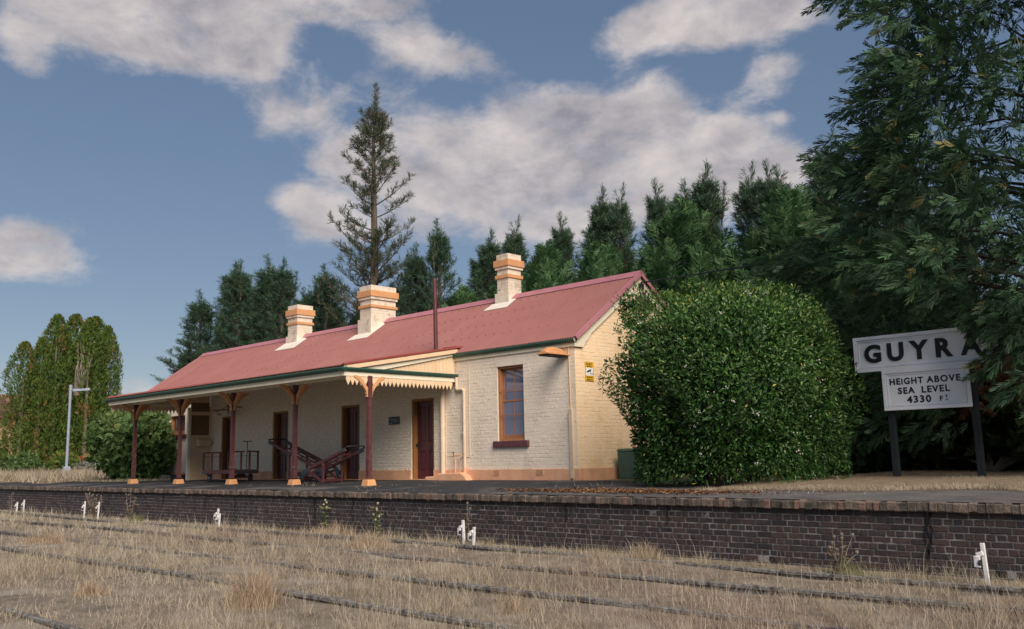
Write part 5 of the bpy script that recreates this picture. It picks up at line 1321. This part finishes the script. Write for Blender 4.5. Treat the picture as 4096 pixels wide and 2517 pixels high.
o = MB(); q = random.Random(8)
for i in range(16):
    a = q.uniform(-2.6,.4); p = Vector((7.05,4.6,0)); pts = [p]; d_ = Vector((math.cos(a)*.8, .25, .75)).normalized()
    for k in range(6): d_ = (d_+Vector((q.uniform(-.4,.4), q.uniform(-.2,.2), q.uniform(-.35,.3)))).normalized(); p = p+d_*q.uniform(.22,.4); pts.append(p)
    o.tube(pts, [.045,.035,.028,.02,.014,.010,.006], 5, cap=False)
tag(o.build('dead_branches', 'dead_wood'), 'twisted bare grey branches low between the sign posts', 'branch')

# ================================================================== GRASS
def blades(P, H, lean, width, var, seed, curl=.5):
    g = np.random.default_rng(seed); n = len(P); a = g.random(n)*6.283; dirv = np.stack([np.cos(a), np.sin(a), 0*a], 1); b = g.random(n)*6.283; sd_ = np.stack([np.cos(b), np.sin(b), 0*b], 1)
    w = (width*.5)[:, None]; L = (lean*H)[:, None]; Hh = H[:, None]; up = np.array([[0, 0, 1.]])
    m1 = P+up*Hh*.55+dirv*L*.30; tp = P+up*Hh*(1-.35*lean[:, None]**2)+dirv*L
    V = np.stack([P-sd_*w, P+sd_*w, m1+sd_*w*.8, m1-sd_*w*.8, tp], 1).reshape(-1, 3); i = (np.arange(n)*5)[:, None]
    F = np.concatenate([i+np.array([[0,1,2]]), i+np.array([[0,2,3]]), i+np.array([[3,2,4]])]); return V, F, np.repeat(var, 5)
GR = [(-9999, -5.42), ]
def ground_z(x, y):
    fade = np.clip((-4.6-y)/.5, 0, 1); return GZ+(.05*(vnoise(x, y, 3, .9)-.5)+.07*(vnoise(x, y, 4, .35)-.5))*fade
def spikes(P, H, lean, width, var, seed):
    g = np.random.default_rng(seed); n = len(P); a = g.random(n)*6.283; b = g.random(n)*6.283; sd_ = np.stack([np.cos(b), np.sin(b), 0*b], 1)*(width*.5)[:, None]
    tp = P+np.stack([np.cos(a)*lean*H, np.sin(a)*lean*H, H*np.maximum(.25, 1-.35*lean**2)], 1); V = np.stack([P-sd_, P+sd_, tp], 1).reshape(-1, 3)
    return V, np.arange(n*3).reshape(-1, 3), np.repeat(var, 3)
def track_grass(n, seed):
    g = np.random.default_rng(seed); X = []; Y = []
    # denser close to the lens, thinning with distance; clumped by noise
    while sum(map(len, X)) < n:
        r = 3.2*np.exp(g.random(n)*math.log(46/3.2)); a = g.uniform(R(40), R(182), n); x = CAM.x+r*np.cos(a); y = CAM.y+r*np.sin(a)
        ok = (y < -4.66) & (y > -15.5) & (x < 16)
        cl = .55*vnoise(x, y, 12, 1.6)+.45*vnoise(x, y, 13, 4.5); ok &= g.random(n) < np.clip((cl-.22)*2.4, .10, 1)
        for yr_ in (-5.42,-6.84,-8.53,-9.95,-12.31):
            ok &= ~((np.abs(y-yr_-.03*np.sin(x*.21)) < .05))
            ok &= ~((y < yr_) & (y > yr_-.14) & (g.random(n) < .35))
        X.append(x[ok]); Y.append(y[ok])
    x = np.concatenate(X)[:n]; y = np.concatenate(Y)[:n]; d = np.hypot(x-CAM.x, y-CAM.y)
    big = vnoise(x, y, 14, .55); fine = vnoise(x, y, 15, 2.3)
    H = (.03+.26*np.clip(big*.75+fine*.6-.42, 0, 1)+.05*g.random(n))*g.uniform(.55,1.6,n)
    tall = g.random(n) < .022; H[tall] += g.uniform(.10,.34,tall.sum())
    lean = np.clip(g.normal(.65,.35,n), .05, 1.4); lean[tall] = g.uniform(.1,.5,tall.sum())
    wd = (.0016+.00026*d)*g.uniform(.6,1.4,n); wd[tall] *= .7
    red = vnoise(x, y, 16, .45); var = np.clip(.50+.34*(fine-.5)+.35*(vnoise(x, y, 19, .8)-.5)+.10*np.clip(-x/12, -.6, 1)+g.normal(size=n)*.22, .02, .88)
    sw = (g.random(n) < np.clip((red-.52)*2.0, 0, .55)); var[sw] = .95*np.ones(sw.sum())
    var[tall] = g.uniform(.6,.88,tall.sum()); near = (y > -5.35) & (g.random(n) < .16); var[near] = 1.; var[(g.random(n) < .015)] = 1.
    P = np.stack([x, y, ground_z(x, y)-.005], 1); k = (g.random(n) < .22) | tall
    A = blades(P[k], H[k], lean[k], wd[k], var[k], seed+1); k = ~k; B = spikes(P[k], H[k], lean[k], wd[k]*1.25, var[k], seed+2); out = [A, B]
    nc = 3000; r = 3.4*np.exp(g.random(nc)**.8*math.log(34/3.4)); a = g.uniform(R(45), R(178), nc); cx = CAM.x+r*np.cos(a); cy = CAM.y+r*np.sin(a); ok = (cy < -4.75) & (cy > -14.5) & (vnoise(cx, cy, 14, .55) > .35)
    for yr_ in (-5.42,-6.84,-8.53,-9.95,-12.31): ok &= np.abs(cy-yr_-.02) > .14
    cx, cy = cx[ok], cy[ok]; m = len(cx); per = 42; rad = g.uniform(.02,.10,m); hh = g.uniform(.09,.30,m)*(.55+.8*vnoise(cx, cy, 14, .55)); cv = g.uniform(.30,.86,m); cv[g.random(m) < .14] = .95
    aa = g.random((m, per))*6.283; rr = rad[:, None]*g.random((m, per))**.6; px = (cx[:, None]+rr*np.cos(aa)).ravel(); py = (cy[:, None]+rr*np.sin(aa)).ravel(); n2 = m*per; dd = np.hypot(px-CAM.x, py-CAM.y)
    P = np.stack([px, py, ground_z(px, py)-.01], 1); Hh = (hh[:, None]*g.uniform(.4,1.15,(m, per))).ravel(); v2 = np.clip((cv[:, None]+g.normal(size=(m, per))*.10).ravel(), .02, .97)
    out.append(spikes(P, Hh, np.clip(g.normal(.55,.3,n2), .05, 1.2), (.0022+.0003*dd), v2, seed+3)); return join(out)
V, F, A = track_grass(230000, 101)
o = inst('track_grass', npmesh('track_grass', V, F, 'grass_dry', A), (0,0,0)); tag(o, 'dry straw coloured grass over the railway tracks', 'grass', kind='stuff')
def area_grass(name, n, x0, x1, yf, y1, h, seed, label, green=.02, wd=(.002,.0003), excl=None, ykf=1.6):
    g = np.random.default_rng(seed); x = g.uniform(x0, x1, n); ye = yf(x); y = ye+(y1-ye)*g.random(n)**ykf
    if excl is not None: k = excl(x, y); x, y = x[k], y[k]
    n = len(x); d = np.hypot(x-CAM.x, y-CAM.y); f = vnoise(x, y, seed, 1.4); H = h*(.45+.9*f)*g.uniform(.5,1.4,n); lean = np.clip(g.normal(.6,.3,n), .05, 1.3)
    var = np.clip(.5+.4*(vnoise(x, y, seed+1, 2.5)-.5)+g.normal(size=n)*.17, .02, .86); var[g.random(n) < green] = 1.
    P = np.stack([x, y, np.array([plat_z(b) for b in y])+.015], 1); V, F, A = spikes(P, H, lean, (wd[0]+wd[1]*d)*1.2*g.uniform(.6,1.4,n), var, seed+2)
    o = inst(name, npmesh(name, V, F, 'grass_dry', A), (0,0,0)); return tag(o, label, 'grass', kind='stuff')
le = lambda x: -3.15+.30*np.sin(x*.9)+.22*np.sin(x*2.3)
area_grass('lawn_grass', 90000, 5.2, 16, lambda x: le(x)+.03, 5.5, .055, 201, 'short dry lawn around the name board posts', excl=lambda x, y: ~((x < 7.0) & (y < .9) & ((x-4.35)**2/6.6+(y+1.25)**2/4.6 < .9)))
area_grass('verge_grass', 26000, -62, -22.5, lambda x: le(x)+.15, 9, .42, 211, 'tall dry grass at the far end of the platform', wd=(.004,.0005), ykf=1.2)
area_grass('shrub_bed_grass', 2500, -22.5, -16.9, lambda x: 0*x-2.3, -.7, .09, 221, 'thin weeds round the verandah shrub', green=.3)
area_grass('platform_weeds', 2600, -8, 9, lambda x: 0*x-4.4, -.3, .06, 231, 'sparse dry weeds growing through the platform asphalt', green=.06, ykf=1., excl=lambda x, y: vnoise(x, y, 55, .9) > .66)
# tussocks that stand out
def tussock(x, y, n, rad, h, seed, label, mat='grass_tuft', z=None, green=0., lean=.55):
    g = np.random.default_rng(seed); a = g.random(n)*6.283; r = rad*g.random(n)**.7; px = x+r*np.cos(a); py = y+r*np.sin(a); z0 = ground_z(np.array([x]), np.array([y]))[0] if z is None else z
    P = np.stack([px, py, 0*px+z0-.01], 1); H = h*(.25+.85*g.random(n)**1.3)*(1.1-.5*r/rad); d = math.hypot(x-CAM.x, y-CAM.y)
    var = g.random(n)
    V, F, A = blades(P, H, np.clip(g.normal(lean,.25,n), .05, 1.3), (.0018+.00024*d)*np.ones(n), var, seed+1)
    o = inst('grass_tussock', npmesh('grass_tussock', V, F, mat, A, (x, y, z0)), (x, y, z0)); return tag(o, label, 'grass', 'grass tussocks on the track')
tussock(4.35, -10.55, 1100, .30, .56, 1, 'largest tan grass tussock, beside the fourth rail from the platform', lean=.6)
tussock(-6.0, -8.9, 650, .50, .36, 2, 'wide brown tussock beyond the third rail on the verandah side')
tussock(.6, -6.2, 600, .40, .36, 3, 'reddish tussock between the two rails closest to the platform')
tussock(6.9, -9.35, 320, .20, .34, 4, 'small upright tussock between the third and fourth rails')
tussock(8.3, -5.15, 320, .30, .34, 5, 'green tinged tussock against the wall by a dead thistle', 'weed_green')
tussock(5.3, -5.0, 360, .22, .34, 6, 'thin grass tuft at the wall by a drain hole', 'grass_tuft')
tussock(-2.1, -4.95, 700, .5, .38, 7, 'wide pale dry grass mound against the wall below the raised barrow', 'grass_tuft')
tussock(-10.9, -4.95, 300, .25, .30, 8, 'olive tuft at the wall between two white stakes', 'weed_green')
tussock(2.2, -11.3, 420, .2, .26, 9, 'low pale tussock inside the outermost rail')

# thistles and weeds along the wall
def weed(x, y, h, seed, label, dry=True, spread=.2, heads=9, z=None):
    q = random.Random(seed); z0 = GZ if z is None else z; o = plant('thistle', (x, y, z0), label, 'weed', 'weeds along the platform wall'); m = MB(); P = []; Hd = []
    for i in range(heads):
        e = Vector((x+q.uniform(-spread,spread), y+q.uniform(-spread*.5,spread*.5), z0+h*q.uniform(.45,1))); s = Vector((x+q.uniform(-.03,.03), y, z0-.02)); mid = s.lerp(e,.55)+Vector((q.uniform(-.03,.03),0,.04)); m.tube([s, mid, e], [.006,.005,.003], 4, cap=False); Hd.append(e)
        for k in range(9): P.append(tuple(s.lerp(e, q.uniform(.1,.95))+Vector((q.gauss(0,.02), q.gauss(0,.02), 0))))
    st_ = m.build('stems', 'dead_wood' if dry else 'leaf_shrub', o); P = np.array(P); T, Q = leaf_T(.3, .1); k = len(P)
    d = rvec(k)*np.array([1,1,.5])+np.array([0,0,.2]); V, F = replicate(T, Q, P, d, rvec(k), rng.uniform(.05,.13,k)); inst('leaves', npmesh('leaves', V, F, 'weed_dry' if dry else 'weed_green', np.repeat(rng.random(k)*.7, len(T)), (x,y,z0)), (x,y,z0), o)
    for e in Hd: MB().tube([e-Vector((0,0,.012)), e+Vector((0,0,.012)), e+Vector((0,0,.035))], [.008,.022,.016], 6).build('seed_head', 'old_timber' if dry else 'seed_tan', o)
weed(1.66, -4.93, .78, 1, 'brown dead thistle standing among the paired stakes under the end bay', spread=.06, heads=5)
weed(8.05, -4.9, .46, 2, 'dried thistle with pale heads against the wall below the name board', spread=.2, heads=8)
weed(-13.9, -4.85, .72, 3, 'bushy brown dead weed behind a white stake at the verandah end', spread=.38, heads=22)
weed(-11.6, -4.8, .75, 4, 'tall pale dead thistle on the wall under the first posts', spread=.18, heads=9)
weed(-1.0, -4.8, .70, 5, 'green thistle with pale heads climbing the wall below the door by the drain mound', dry=False, spread=.09, heads=6)
weed(-2.78, -4.72, .62, 6, 'small green weed rooted in the wall joint', dry=False, spread=.06, heads=4, z=-.75)
weed(-20.6, -4.85, .6, 7, 'pale dead thistle at the far end of the wall', spread=.15, heads=6)
# leaf litter under the bush
g = np.random.default_rng(9); n = 2600; x = g.normal(3.9, 1.15, n); y = -3.72+g.normal(0, .22, n)-.02*np.abs(x-4); k = (y > -4.4) & (x > 1.2) & (x < 6.9); x, y = x[k], y[k]; n = len(x); T, Q = leaf_T(.5, .15)
P = np.stack([x, y, np.array([plat_z(b) for b in y])+.014+.01*g.random(n)], 1); d = g.normal(size=(n,3))*np.array([1,1,.12]); V, F = replicate(T, Q, P, d, norm(np.array([0,0,1.])+g.normal(size=(n,3))*.35), g.uniform(.04,.075,n))
o = inst('leaf_litter', npmesh('leaf_litter', V, F, 'leaf_litter', np.repeat(g.random(n), len(T))), (0,0,0)); tag(o, 'orange brown fallen leaves under the flowering bush', 'leaves', kind='stuff')
print('TRIS', sum(sum(len(p.vertices)-2 for p in me.polygons) if len(me.polygons) < 5000 else len(me.polygons)*2 for me in bpy.data.meshes), 'objects', len(bpy.data.objects), 'big conifer fronds', nbig)
